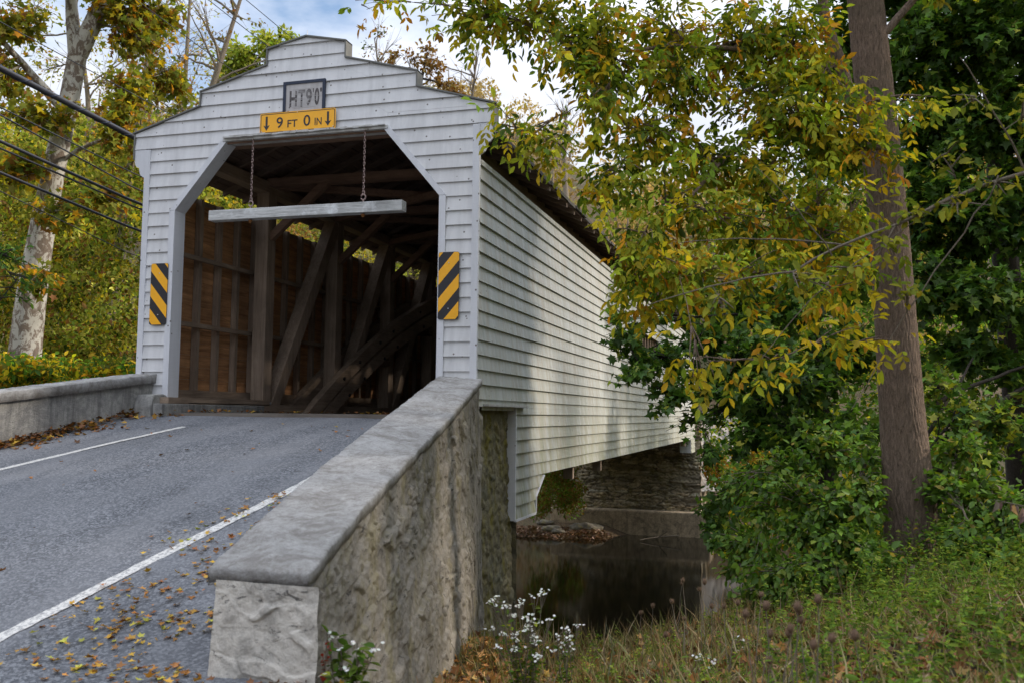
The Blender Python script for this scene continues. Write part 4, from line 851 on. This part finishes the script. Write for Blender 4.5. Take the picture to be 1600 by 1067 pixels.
leaves('crown', P, unit(D + np.array([0, 0, -.3])), up_normals(n, .6), .17 * rng.uniform(.6, 1.3, n), pal(n, [(.28, .28, .045), (.19, .23, .035), OR, BRN, YEL], [.38, .28, .08, .12, .14]), M['leaf'], syc.root, 'maple')
def woods(name, N0, xr_, yr_, dr, label, cols, wts, size, blobs=60, br=(60, 40), group=None):
    # a mass of foliage: leaf clusters round many blob centres on and above the slope
    cx = rng.uniform(*xr_, blobs); cy = rng.uniform(*yr_, blobs); d = rng.uniform(*dr, blobs); C_ = np.array([at(a, b_, q) for a, b_, q in zip(cx, cy, d)])
    i = rng.integers(0, blobs, N0); rad = pxr(1, d)[i, None] * np.array([br[0], 60, br[1]])[None]; u = rdir(N0) * rng.uniform(.2, 1., (N0, 1)) ** .5
    P = C_[i] + u * rad; bt = rng.uniform(.65, 1.3, blobs)[i]
    ob_ = leaves(name, P, unit(rdir(N0) + np.array([0, 0, -.4])), up_normals(N0, .7), size * rng.uniform(.6, 1.3, N0), pal(N0, cols, wts, .2, bt), M['leaf'], None, 'oval')
    return tag(ob_, label, 'foliage', group, 'stuff')
yg = [(.37, .39, .06), (.23, .29, .04), (.52, .47, .11), YEL, BRN, (.08, .12, .02)]; yw = [.28, .22, .16, .08, .12, .14]
woods('hillside_foliage', 15000, (-80, 420), (170, 330), (30, 38), 'loose yellowing crowns rising above the slope left of the portal', yg, yw, .17, 130, (34, 34))
woods('hillside_foliage', 60000, (-60, 420), (230, 640), (26, 36), 'mass of yellow green leaves on the slope left of the bridge', yg, yw, .15, 260, (34, 30))
def forest(name, n, rx_, ry_, R_, N0, size, label, cols, wts, hgt, keep=None, trunks=True):
    x = rng.uniform(*rx_, n * 4); y = rng.uniform(*ry_, n * 4); k = (ground_z(x, y) > -3) & ((np.abs(x) > 9) | (y > 46))
    if keep is not None: k &= keep(x, y)
    x, y = x[k][:n], y[k][:n]; n = len(x); C_ = np.stack([x, y, ground_z(x, y) + rng.uniform(.15, 1, n) * hgt], -1); rr = rng.uniform(*R_, n); i = rng.integers(0, n, N0); ci = np.array(cols)[rng.choice(len(cols), n, p=np.array(wts) / sum(wts))]
    P = C_[i] + rdir(N0) * (rng.uniform(.1, 1., (N0, 1)) ** .4) * rr[i, None] * [1, 1, 1.15] + .35 * rr[i, None] * np.stack([n2(P_, Q_, 3., 1) for P_, Q_ in ((i * 7.7, i * 1.3 + rng.random(N0)), (i * 3.1, i * 2.3), (i * 1.7, i * 5.9))], -1)
    c = np.clip(ci[i] * (1 + rng.normal(0, .25, (N0, 1))) * rng.uniform(.7, 1.25, n)[i, None], .01, .8)
    tag(leaves(name, P, unit(rdir(N0) + np.array([0, 0, -.4])), up_normals(N0, .8), size * rng.uniform(.5, 1.3, N0), c, M['leaf'], None, 'kite'), label, 'foliage', None, 'stuff')
    if trunks:
        b = MB()
        for q in range(0, n, 2):
            p = C_[q]; g0 = float(ground_z(p[0:1], p[1:2])[0]); b.tube(wiggle((p[0], p[1], g0 - .2), (p[0] + rng.normal(0, .6), p[1], p[2] + rr[q] * 1.4), 6, .03), np.linspace(.05, .015, 6) * rr[q] * 1.1, 5)
            for _ in range(5): z_ = rng.uniform(.4, 1); w0 = np.array([p[0], p[1], g0 + (p[2] - g0) * z_]); b.tube(wiggle(w0, w0 + rdir(1)[0] * rr[q] * [1.1, 1.1, .4] + [0, 0, rr[q] * 1.1], 5, .06), np.linspace(.02, .004, 5) * rr[q], 4)
        tag(b.build('woodland_stems', M['bark_pale'], None, True), 'stems of the ' + label, 'trunks', None, 'stuff')
yh = [(.40, .27, .12), (.46, .34, .16), (.30, .28, .10), (.32, .17, .06), (.20, .22, .06), (.26, .29, .06)]
forest('hillside_woods', 300, (-120, 95), (47, 130), (2.4, 4.4), 150000, .62, 'brown and tan autumn woods covering the far hill', yh, [.25, .2, .2, .12, .13, .1], 6)
forest('hillside_woods', 330, (-44, -11), (-4, 62), (1.1, 2.2), 110000, .26, 'yellow green woods on the slope left of the bridge', yg, [.28, .2, .22, .08, .14, .08], 4.5, lambda x, y: (y > 20) | (x > -30))
woods('creekside_thicket', 42000, (1130, 1760), (300, 860), (22, 34), 'dark green and yellow thicket behind the trees on the right bank', [DG, MG, LG, YEL, (.09, .12, .02)], [.3, .3, .15, .05, .2], .16, 240, (45, 40))
woods('shrub_belt', 15000, (-40, 215), (565, 660), (17, 20), 'low yellow orange and green shrubs directly behind the left parapet', [YEL, (.3, .2, .02), (.12, .14, .02), MG, DG, OR], [.2, .15, .2, .2, .2, .05], .12, 70, (26, 18))
woods('creekside_thicket', 9000, (830, 900), (690, 800), (36, 42), 'leafy bank seen under the bridge left of the far abutment', [(.2, .2, .04), BRN, MG], [.4, .3, .3], .12, 40, (16, 16))
woods('creekside_thicket', 9000, (1110, 1230), (700, 800), (30, 38), 'yellow and rusty undergrowth below the pale wing wall', [(.3, .26, .05), OR, MG, BRN], [.3, .2, .3, .2], .13, 40, (18, 16))
maple(at(-30, 640, 14.5), [at(-30, 640, 14.5), at(-40, 500, 14.5), at(-60, 300, 14.5)], [.08, .07, .04], [(10, 400, 14.5, 30, 40), (25, 440, 14.5, 25, 20), (0, 470, 14.5, 25, 20), (-40, 380, 14.5, 50, 50)],
      'dark green leafy branch end at the left edge of the picture', [DG, MG], [.7, .3], 1.6, .11, shape='lance', div=80, group=None, name='evergreen_tree')
def slim(base, top, r, clumps, label, cols, wts, size=.16, bare=0, bark='bark_pale', div=120, name='slender_tree', group='thin trees behind the bridge', nm=1.3, per=6, shape='oval'):
    t = Tree(name, base, label, 'tree', group); t.trunk([base, np.array(base) * .5 + np.array(top) * .5 + rng.normal(0, .3, 3), top], [r, r * .7, r * .2], 8)
    for x, y, d, rx, ry in clumps: t.clump(at(x, y, d), (pxr(rx, d), 1.2, pxr(ry, d)), max(5, int(rx * ry / div)), 1., per, r * .35)
    for q in range(bare):
        k = rng.integers(12, 36); p = t.tp[k]; e = p + np.array([rng.normal(0, 1.), rng.normal(0, .8), rng.uniform(.8, 2.)]) * np.linalg.norm(np.array(top) - base) * .13; P = t.limb(p, e, r * .3, r * .06, 8, .08)
        for _ in range(7): m = rng.integers(2, 8); t.limb(P[m], P[m] + (e - p) * .45 + rng.normal(0, .4, 3) * np.linalg.norm(e - p) * .4, r * .08, r * .03, 5, .1, 0, 4)
    t.wood(M[bark]); A = t.anchors()
    if len(A): n = int(len(A) * nm); P, D = scat(A, n, .15); leaves('crown', P, D, up_normals(n, .7), size * rng.uniform(.6, 1.3, n), pal(n, cols, wts), M['leaf'], t.root, shape)
oc = [OR, (.5, .32, .06), BRN, (.34, .3, .05)]
slim(at(300, 360, 32), at(395, -60, 32), .16, [(330, 60, 32, 40, 40), (380, 30, 32, 40, 30), (280, 90, 32, 35, 35)], 'thin pale trunked tree with few leaves, nearest the left shoulder of the gable', [(.22, .2, .03), BRN], [.6, .4], .14, 12, div=240)
slim(at(180, 420, 30), at(255, -40, 30), .15, [(210, 130, 30, 40, 50), (250, 60, 30, 40, 50), (180, 200, 30, 40, 50), (240, 210, 30, 40, 40)], 'rust orange leaved slender tree right of the sycamore trunk', oc, [.35, .25, .25, .15], .15, 8)
slim(at(290, 420, 34), at(300, -60, 34), .14, [(300, 150, 34, 40, 40), (280, 200, 34, 40, 40), (320, 90, 34, 30, 40)], 'slender tree with yellow leaves standing just left of the gable shoulder', [YEL, (.22, .2, .03), BRN], [.3, .5, .2], .14, 8, div=160)
slim(at(400, 260, 45), at(440, 45, 45), .2, [(370, 80, 45, 24, 22), (350, 105, 45, 24, 22), (465, 85, 45, 16, 20), (410, 60, 45, 20, 14), (380, 95, 45, 28, 24), (420, 75, 45, 30, 25), (455, 60, 45, 18, 16), (360, 125, 45, 28, 24), (440, 95, 45, 30, 20), (400, 120, 45, 35, 25)], 'full yellow green tree behind the left step of the gable', [(.42, .48, .07), (.28, .36, .05), (.55, .55, .1)], [.45, .3, .25], .22, 0, 'bark_dark', 16, nm=2.)
slim(at(120, 420, 33), at(110, -60, 33), .12, [(30, 60, 33, 40, 40), (70, 110, 33, 40, 40), (20, 140, 33, 40, 40), (150, 60, 33, 40, 40), (170, 130, 33, 40, 40), (60, 10, 33, 50, 30), (200, 90, 33, 30, 40), (180, 10, 33, 40, 30)], 'yellowing tree directly behind the sycamore trunk', [(.5, .45, .06), (.32, .36, .05), (.5, .28, .05)], [.45, .35, .2], .13, 8, div=60, nm=1.2)
slim(at(240, 380, 36), at(235, -60, 36), .11, [(230, 40, 36, 30, 36), (260, 110, 36, 34, 36), (300, 60, 36, 30, 30), (340, 120, 36, 30, 26), (310, 10, 36, 30, 24), (250, -10, 36, 40, 24)], 'airy golden tree with fine leaves left of the gable shoulder', [(.55, .42, .06), (.4, .4, .06), (.5, .3, .08)], [.4, .4, .2], .12, 10, div=80, nm=1.1)
slim(at(655, 240, 60), at(668, 85, 60), .25, [(640, 130, 60, 28, 22), (675, 105, 60, 32, 24), (700, 135, 60, 30, 20), (665, 75, 60, 18, 14), (640, 95, 60, 16, 18), (720, 150, 60, 24, 12), (610, 85, 60, 22, 12)], 'rusty brown leaved tree behind the right slope of the gable', [(.26, .15, .05), BRN, (.3, .2, .08)], [.4, .3, .3], .28, 4, 'bark_dark', 22, per=5)
slim(at(745, 260, 62), at(745, 90, 62), .2, [], 'bare grey tree between the gable corner and the brown tree', oc, [1, 1, 1, 1], .1, 22, 'bark_pale', group='bare trees behind the bridge')
slim(at(600, 240, 58), at(585, 60, 58), .16, [(570, 75, 58, 16, 12), (600, 50, 58, 20, 12)], 'sparse twiggy tree close to the right of the gable peak', [(.1, .13, .03), BRN], [.6, .4], .2, 9, 'bark_pale', 40)
slim(at(885, 320, 70), at(885, 170, 70), .22, [], 'bare bluish tree on the hill crest beyond the roof eave', oc, [1, 1, 1, 1], .1, 22, 'bark_pale', group='bare trees behind the bridge')
def shade(x, y, h, r, lab, dens=2.):  # tree outside the view, added for the shade it casts
    z = float(ground_z(np.array(float(x)), np.array(float(y)))); t = Tree('shade_tree', (x, y, z), lab, 'tree', 'trees along the bank right of the picture'); t.trunk([(x, y, z - .1), (x + .2, y, z + h * .4), (x, y + .2, z + h * .75), (x, y, z + h)], [.28, .22, .14, .03], 10)
    for k in range(20): t.clump((x + rng.normal(0, .5) * r, y + rng.normal(0, .5) * r, z + h * rng.uniform(.22, 1.)), (r * .5, r * .5, h * .13), 14, 1.1, 8, .05)
    t.wood(M['bark']); A = t.anchors(); n = int(len(A) * dens); P, D = scat(A, n, .3); leaves('crown', P, D, up_normals(n, .6), .26 * rng.uniform(.6, 1.2, n), pal(n, [MG, LG, YEL, DG], [.4, .3, .15, .15]), M['leaf'], t.root, 'kite')
for i, (x, y, h, r) in enumerate([(17, -11, 13, 4), (18, -6, 14, 4.2), (17.5, -1, 14, 4), (18, 4, 14, 4), (21, 9, 13, 3.6), (23, 15, 12, 3.2), (14.5, -4.5, 11, 3)]): shade(x, y, h, r, 'broad green tree of the roadside row, ' + ['first in line before the bend', 'second in line', 'third in line beside the tall maple', 'fourth in line at the creek', 'just across the creek', 'last and smallest beyond the creek', 'set forward towards the road'][i])  # row added out of view to keep sun off road and rubble wall
for i, (x, y, h, r) in enumerate([(17.5, 10, 15, 3.4), (19, 17, 15, 3.4), (21, 24, 14, 3.4), (16.5, 4.5, 12, 2.5)]): shade(x, y, h, r, ['airy tree of the creek bank, nearest the broad roadside trees', 'airy tree of the creek bank in the middle of its row', 'airy tree of the creek bank farthest from the road', 'small airy tree between the roadside row and the creek row'][i], .75)  # sparse crowns added out of view to break up sun on the side wall
# ------------------------------------------------------------------ litter, grass and herbs
def litter(name, n, X0, X1, Y0, Y1, zf, label, size=.06, cols=((.30, .13, .04), (.22, .10, .035), (.36, .22, .04), (.13, .065, .03)), wts=(.3, .3, .2, .2), lift=.01, keep=None, tilt=.35, shape='maple'):
    x = rng.uniform(X0, X1, n); y = rng.uniform(Y0, Y1, n)
    if keep is not None: k = keep(x, y); x, y = x[k], y[k]
    n = len(x); P = np.stack([x, y, zf(x, y) + lift + rng.uniform(0, .02, n)], -1); D = rdir(n); D[:, 2] *= .2
    return tag(leaves(name, P, unit(D), up_normals(n, tilt), size * rng.uniform(.5, 1.3, n), pal(n, cols, wts, .25), M['dry'], None, shape, rng.uniform(-.5, .5, n) if n else 0, .35), label, 'leaves', None, 'stuff')
litter('fallen_leaves', 8000, 1.8, 4.3, -12, -4.5, road_z, 'orange and brown leaves scattered on the asphalt between the edge line and the pier', .045, ((.5, .30, .04), (.42, .2, .04), (.30, .13, .04), (.4, .38, .06)),(.3, .3, .25, .15), keep=lambda x, y: (rng.random(len(x)) < np.clip(.15 + (x - 2.1) * .5, 0, 1)) & (x < edge_r(y) + .05) & (x > 2.25 - rng.exponential(.2, len(x))) & (n2(x, y, 4, 2) + n2(x, y, 9, 5) * .6 > -.5), lift=.004, tilt=.2)
litter('fallen_leaves', 260, 3.5, 4.5, -8.4, -7.45, lambda x, y: road_z(x, y) - .02, 'small pile of orange leaves against the foot of the pier', .06, lift=.01, tilt=.5, keep=lambda x, y: rng.random(len(x)) < np.exp((y + 7.45) * 3.) )
litter('fallen_leaves', 60, -1.5, 3.0, -8, -.5, road_z, 'few single brown leaves lying on the traffic lane', .05, lift=.004, tilt=.2)
litter('fallen_leaves', 11000, -3.3, -1.4, -6, -.1, lambda x, y: road_z(x, y) + np.clip(.10 - .3 * (x - edge_l(y)), 0, .1) * rng.uniform(.2, 1., x.shape), 'rust brown leaves drifted along the foot of the left parapet', .075, keep=lambda x, y: (x > edge_l(y)) & (x < edge_l(y) + .03 + rng.exponential(.15, len(x)) * (1 + .6 * n2(x * 0, y, 5, 1))), lift=.0)
litter('fallen_leaves', 600, -1.95, 2.0, -.2, 3.2, lambda x, y: np.full(x.shape, -.03), 'dry leaves blown onto the bridge floor at the entrance', .06, keep=lambda x, y: (rng.random(len(x)) < np.where(x < -1.6, 1., .12)))
litter('fallen_leaves', 34000, 2.7, 13, -11.5, 2.5, ground_z, 'brown leaf litter over the near creek bank', .075, keep=lambda x, y: (x > edge_r(y) + .55) | ((y < -7.4) & (x > edge_r(y) + .95 + rng.exponential(.3, len(x)))), lift=.012, tilt=.6, cols=((.30, .13, .05), (.20, .10, .04), (.34, .2, .06), (.10, .055, .03), (.3, .22, .12)), wts=(.25, .3, .1, .2, .15))
litter('fallen_leaves', 6000, -6, -.6, 27.5, 31.2, ground_z, 'leaves and debris on the gravel bar before the far footing', .13, lift=.02, cols=((.22, .12, .07), (.14, .09, .05), (.3, .22, .16)), wts=(.4, .4, .2))
litter('fallen_leaves', 7000, -12, 9, 31, 42, lambda x, y: ground_z(x, y), 'leaf covered slope around the far abutment', .16, lift=.03, cols=((.26, .14, .05), (.2, .18, .05), (.3, .22, .1)), wts=(.4, .3, .3), keep=lambda x, y: (np.abs(x + .4) > 3.6) | (y > 35))
litter('fallen_leaves', 7000, 2.9, 8.5, -9, .6, ground_z, 'rust coloured drift of leaves lying on the grass beside the rubble wall', .08, keep=lambda x, y: (x > edge_r(y) + .6) & (x < edge_r(y) + 1.1 + rng.exponential(.8, len(x))) & (y > -7.2), lift=.05, tilt=.8, cols=((.50, .24, .08), (.36, .18, .07), (.55, .36, .12), (.20, .10, .05)), wts=(.35, .3, .2, .15))
def grass(name, n, reg, h, cols, wts, label, width=1., lean=.35, keep=None):
    x = rng.uniform(reg[0], reg[1], n * 2); y = rng.uniform(reg[2], reg[3], n * 2); k = ((x > edge_r(y) + .60) & ((y > -7.3) | (x > edge_r(y) + 1.25))) & (n2(x, y, 1.7, 4) + n2(x, y, 4.1, 1) * .6 > rng.uniform(-1.3, .9, len(x)))
    if keep is not None: k &= keep(x, y)
    x, y = x[k][:n], y[k][:n]; n = len(x); P = np.stack([x, y, ground_z(x, y) - .01], -1); D = unit(np.stack([rng.normal(0, lean, n), rng.normal(0, lean, n), np.ones(n)], -1))
    return tag(leaves(name, P, D, unit(rng.normal(size=(n, 3)) * [1, 1, .1]), h * rng.uniform(.4, 1.3, n), pal(n, cols, wts), M['blade'], None, 'blade', .35, 0, width), label, 'grass', None, 'stuff')
gc = [(.14, .20, .035), (.24, .26, .05), (.42, .33, .16), (.09, .14, .03)]
grass('grass', 60000, (2.8, 13, -11.3, 1.2), .14, gc, [.25, .22, .40, .13], 'mixed green and straw grass on the near creek bank')
grass('dry_grass', 1400, (3.4, 8, -4, 1.2), .36, [(.26, .19, .10), (.18, .13, .07), (.15, .16, .05)], [.4, .3, .3], 'tall dry grass stems along the lip of the bank', .5, .3)
grass('dry_grass', 5000, (3.6, 12, -10, 1.), .3, [(.42, .32, .17), (.30, .22, .11), (.25, .26, .07), (.2, .12, .06)], [.35, .25, .25, .15], 'straw coloured stems mixed through the bank grass', .7, .5)
# leafy ground cover weeds: stems with small leaves
def weeds(name, n, reg, h, label, cols, wts, size, keep=None, per=26, shape='lance'):
    x = rng.uniform(reg[0], reg[1], n); y = rng.uniform(reg[2], reg[3], n); k = (x > edge_r(y) + .7) & ((y > -7.3) | (x > edge_r(y) + 1.3))
    if keep is not None: k &= keep(x, y)
    x, y = x[k], y[k]; n = len(x); B = np.stack([x, y, ground_z(x, y)], -1); Hh = h * rng.uniform(.5, 1.2, n); Ld = np.stack([rng.normal(0, .22, n), rng.normal(0, .22, n), np.ones(n)], -1)
    t = rng.uniform(.1, 1, (n, per)); P = (B[:, None] + Ld[:, None] * (Hh[:, None] * t)[..., None]).reshape(-1, 3); D = unit(rng.normal(size=(len(P), 3)) * [1, 1, .35] + [0, 0, .25])
    bt = np.repeat(rng.uniform(.7, 1.3, n), per)
    ob_ = leaves(name, P, D, up_normals(len(P), .4), size * rng.uniform(.5, 1.2, len(P)) * (1.15 - .6 * t.ravel()), pal(len(P), cols, wts, .15, bt), M['leaf'], None, shape)
    return tag(ob_, label, 'plants', None, 'stuff')
wc = [(.15, .25, .04), (.22, .32, .05), (.33, .38, .06), (.09, .15, .03)]
weeds('weed_cover', 1500, (6.6, 14, -10.5, .5), .42, 'tangle of green weeds in the lower right foreground', wc, [.35, .3, .15, .2], .075, lambda x, y: rng.random(len(x)) < np.clip((x - 6.3 + (y + 8) * .12) * .6, .05, 1), 30)
weeds('weed_cover', 500, (4.2, 8, -9.5, .5), .22, 'scattered low weeds among the leaf litter of the bank', wc, [.3, .3, .3, .1], .05, None, 18, 'oval')
weeds('weed_cover', 260, (2.8, 6, -7.5, 1.), .25, 'weeds and stalks along the foot of the rubble wall', [(.22, .2, .06), (.14, .18, .04), (.3, .2, .08)], [.4, .4, .2], .05, lambda x, y: x < edge_r(y) + 1.6, 16)
weeds('weed_cover', 420, (4.6, 12, -9, -.5), .6, 'taller weeds and goldenrod stalks on the right of the bank', wc, [.3, .35, .2, .15], .06, lambda x, y: (x > 6.2 + rng.exponential(.5, len(x)) - .2), 34)
weeds('creeper_cover', 800, (6.8, 12, -2.5, 3.5), .6, 'leafy undergrowth around the foot of the big trunk', bc, bw, .07, None, 30, 'oval')
# teasels
def teasel(x, y, h, lab, first=None):
    z = float(ground_z(np.array(x), np.array(y))); t = thing('teasel', (x, y, z), lab, 'dried plant', 'dried teasels on the bank')
    l = rng.normal(0, .12, 2); top = np.array([x + l[0] * h, y + l[1] * h, z + h]); st = wiggle((x, y, z - .02), top, 6, .08); st[-1] = top
    MB().tube(st, [.004, .0035, .003, .003, .0025, .002], 4).build('stem', M['bark_pale'], t)
    u, v = np.meshgrid(np.linspace(0, 1, 8), np.linspace(0, 2 * np.pi, 11), indexing='ij'); sz = rng.uniform(.6, .95); r = .020 * sz * np.sin(np.pi * np.clip(u, .03, .97)) ** .6; hl = .058 * sz
    P = np.stack([top[0] + r * np.cos(v), top[1] + r * np.sin(v), top[2] + u * hl], -1); gridmesh('seed_head', P, M['teasel'], t)
    n = 130; a = rng.uniform(0, 2 * np.pi, n); q = rng.uniform(0, 1, n); rr = .018 * sz * np.sin(np.pi * np.clip(q, .05, .95)) ** .6; Pn = np.stack([top[0] + rr * np.cos(a), top[1] + rr * np.sin(a), top[2] + q * hl], -1)
    leaves('spines', Pn, unit(np.stack([np.cos(a), np.sin(a), np.full(n, .5)], -1)), rdir(n), .016, pal(n, [(.26, .17, .11)], [1]), M['dry'], t, 'blade', 0, 0, 1.5)
    a = np.linspace(0, 2 * np.pi, 6)[:5]; leaves('bracts', np.tile(top, (5, 1)), np.stack([np.cos(a), np.sin(a), np.full(5, .5)], -1), np.tile([0, 0, 1.], (5, 1)), .06, pal(5, [(.25, .2, .12)], [1]), M['dry'], t, 'blade', -.4, 0, 1.)
M['teasel'] = m_plain('brown_seed_head', (.13, .08, .05), .95, 0, .4, 60)
def onground(px, py, h):                                    # where a head of height h above the bank shows at this pixel
    d = CF + (px - 800) / FPX * CR - (py - 533.5) / FPX * CU
    for k in np.arange(3.5, 14, .03):
        p = CAM + d * k
        if p[2] - h <= ground_z(np.array(p[0]), np.array(p[1])): return p
    return p
spots = [(945, 940, .7), (961, 938, .65), (994, 960, .55), (1015, 950, .6), (1060, 915, .75), (1077, 910, .8), (1096, 912, .8), (1103, 927, .7), (1068, 948, .6), (1112, 950, .55), (1141, 960, .6), (1182, 938, .8), (1186, 972, .7), (1210, 958, .85), (1217, 975, .75), (1240, 955, .8), (1246, 990, .7), (1176, 997, .6), (1214, 1005, .6), (1172, 1030, .6), (1034, 995, .5), (1273, 950, .8), (1270, 965, .75), (1309, 1018, .7), (1333, 1018, .75), (1364, 1014, .7), (1070, 972, .5), (1135, 940, .75)]
desc = ['leftmost of the group, against dark water', 'close right neighbour of the leftmost one', 'short, low at the water edge', 'small with bent stalk against the water', 'tall with thin head against the water', 'tall, in front of the pale reflection', 'tall, touching the pale reflection', 'middle height below the pale reflection', 'short, amid straw grass', 'short, just right of the pale reflection', 'mid sized, left of the green weeds', 'tall one beside the highest weed stem', 'mid sized under the tall one by the weed stem', 'largest head of the cluster', 'just below the largest head', 'right of the largest head', 'low, under the right of the cluster', 'dark head among bright grass', 'dull head low in the cluster', 'lowest in the centre of the bank', 'alone in the straw grass at centre left', 'tall before the leafy bush', 'just under the one before the leafy bush', 'left of three in the green weeds', 'largest, middle of three in the green weeds', 'right of three in the green weeds', 'short under the pale reflection', 'tall one right of the pale reflection']
for (px, py, h), ds in zip(spots, desc):
    h *= .75; p = onground(px, py, h); teasel(float(p[0]), float(p[1]), h, 'brown teasel seed head, ' + ds)
# white aster plant and small plant at the pier
def herb(px, py, h, spread, nst, lab, flowers, cols, wts, name, cat, leafsize=.05, red=False):
    d0 = onground(px, py, 0); x, y = float(d0[0]), float(d0[1]); z = float(ground_z(np.array(x), np.array(y))); t = thing(name, (x, y, z), lab, cat); st = MB(); LP = []; LD = []; F = []
    for i in range(nst):
        top = np.array([x + rng.normal(0, spread), y + rng.normal(0, spread), z + h * rng.uniform(.55, 1.05)]); S_ = wiggle((x + rng.normal(0, .03), y + rng.normal(0, .03), z - .02), top, 7, .05); st.tube(S_, .003, 4)
        for k in range(14): q = rng.uniform(.15, 1); j = min(5, int(q * 6)); LP.append(S_[j] + (S_[j + 1] - S_[j]) * rng.random()); LD.append(unit(rng.normal(size=3) * [1, 1, .4] + [0, 0, .2]))
        if flowers:
            fl = [top + rng.normal(0, .024, 3) * [1, 1, .5] for k in range(flowers)]; F.append(fl); [st.tube([S_[-2], c], .0015, 3) for c in fl]
    st.build('stem', M['bark_pale'], t); n = len(LP); leaves('foliage', np.array(LP), np.array(LD), up_normals(n, .4), leafsize * rng.uniform(.5, 1.2, n), pal(n, cols, wts), M['leaf'], t, 'oval')
    for fl in F:
        fl = np.array(fl); m = len(fl); k = 7; a = np.tile(np.linspace(0, 2 * np.pi, k + 1)[:k], m); P = np.repeat(fl, k, 0); Nf = np.repeat(unit(rng.normal(0, .5, (m, 3)) + [0, -.3, 1]), k, 0); e1 = unit(np.cross(Nf, [1., 0, 0])); e2 = np.cross(Nf, e1)
        leaves('flower_head', P, e1 * np.cos(a)[:, None] + e2 * np.sin(a)[:, None], Nf, .013, pal(len(P), [(.82, .82, .80)], [1], .04), M['petal'], t, 'oval', .1, 0, 1.2)
wl = [(.10, .17, .03), (.15, .22, .035), (.3, .32, .04)]
herb(825, 1110, .85, .13, 30, 'white flowered aster clump with bright green leaves at the bottom centre', 8, wl, [.5, .35, .15], 'aster_plant', 'flowering plant', .055)
herb(885, 1100, .6, .08, 10, 'smaller white flowered aster right of the big clump', 7, wl, [.5, .35, .15], 'aster_plant', 'flowering plant', .045)
herb(545, 1090, .32, .08, 9, 'small leafy green plant with a few white buds at the foot of the stone pier', 2, wl, [.6, .3, .1], 'weed_plant', 'plant', .07)
herb(507, 1080, .36, .03, 3, 'thin red stemmed weed against the stone wall by the pier', 0, [(.35, .05, .03), (.3, .12, .04)], [.7, .3], 'red_weed', 'plant', .03)
for i, (px, py, lab) in enumerate([(1098, 1050, 'low aster with two white blooms left of the right weed tangle'), (1112, 1045, 'low aster with white blooms in the middle of the grass bank'), (1156, 1025, 'lone white aster bloom highest on the grass bank')]): herb(px, py + 8, .16, .03, 3, lab, 3, wl, [.5, .35, .15], 'aster_plant', 'flowering plant', .035)
wb = thing('withered_branch', at(1760, 1110, 6), 'pale twig with drooping shrivelled pinkish brown leaves at the right edge', 'branch')
b = MB(); b.tube([at(1760, 1110, 6), at(1720, 950, 6), at(1650, 815, 6), at(1600, 790, 6), at(1553, 780, 6)], [.012, .01, .007, .005, .003], 5); b.build('twig', M['bark_pale'], wb, True)
wp = np.array([at(x, y, 6) for x, y in [(1556, 781), (1566, 783), (1585, 787), (1590, 788), (1600, 800), (1610, 840), (1578, 786), (1598, 792)]]); leaves('withered_leaves', wp, unit(rng.normal(0, .25, (8, 3)) + [0, 0, -1]), rdir(8), .07 * rng.uniform(.7, 1.2, 8), pal(8, [(.25, .17, .15), (.32, .24, .2), (.30, .14, .05)], [.4, .4, .2]), M['dry'], wb, 'oval', .3, .9, .9)
# rocks at the far gravel bar
def rock(p, r, lab):
    u, v = np.meshgrid(np.linspace(.02, np.pi - .02, 14), np.linspace(0, 2 * np.pi, 22), indexing='ij'); q = np.stack([np.sin(u) * np.cos(v), np.sin(u) * np.sin(v), np.cos(u)], -1); ph = rng.uniform(0, 9)
    d = 1 + .16 * np.sin(q[..., 0] * 4 + ph) * np.cos(q[..., 1] * 5 + ph) + .08 * np.sin(q[..., 2] * 9 + q[..., 0] * 7 + ph); P = q * d[..., None] * np.array([r, r * .7, r * .38]) + np.array(p); tag(gridmesh('rock', P, M['rock']), lab, 'rock')
def onz(px, py, z): d = CF + (px - 800) / FPX * CR - (py - 533.5) / FPX * CU; return CAM + d * (z / d[2])
for px, py, z, r, lab in [(915, 826, -5.15, .75, 'largest flat mossy rock on the gravel bar under the bridge'), (851, 816, -5.0, .4, 'grey rock just right of the white skirt boards'), (862, 826, -5.15, .45, 'pale flat stone at the left end of the gravel bar'), (872, 830, -5.2, .3, 'small pale stone beside the flat stone of the gravel bar')]: rock(onz(px, py, z), r, lab)
for x, y, z, r, lab in [(2.9, 2.3, -5.2, .55, 'big dark rock at the foot of the near abutment'), (2.75, 1.2, -4.9, .6, 'mossy rock between the near abutment and the bank')]: rock((x, y, z), r, lab)
b = MB(); b.tube([onz(1000, 843, -5.35), onz(1030, 838, -5.2), onz(1062, 836, -5.1)], .03, 5); b.tube([onz(1030, 838, -5.2), onz(1042, 830, -4.9)], .02, 5); tag(b.build('drift_branch', M['bark_pale']), 'thin pale branch stranded at the water edge before the footing', 'branch')
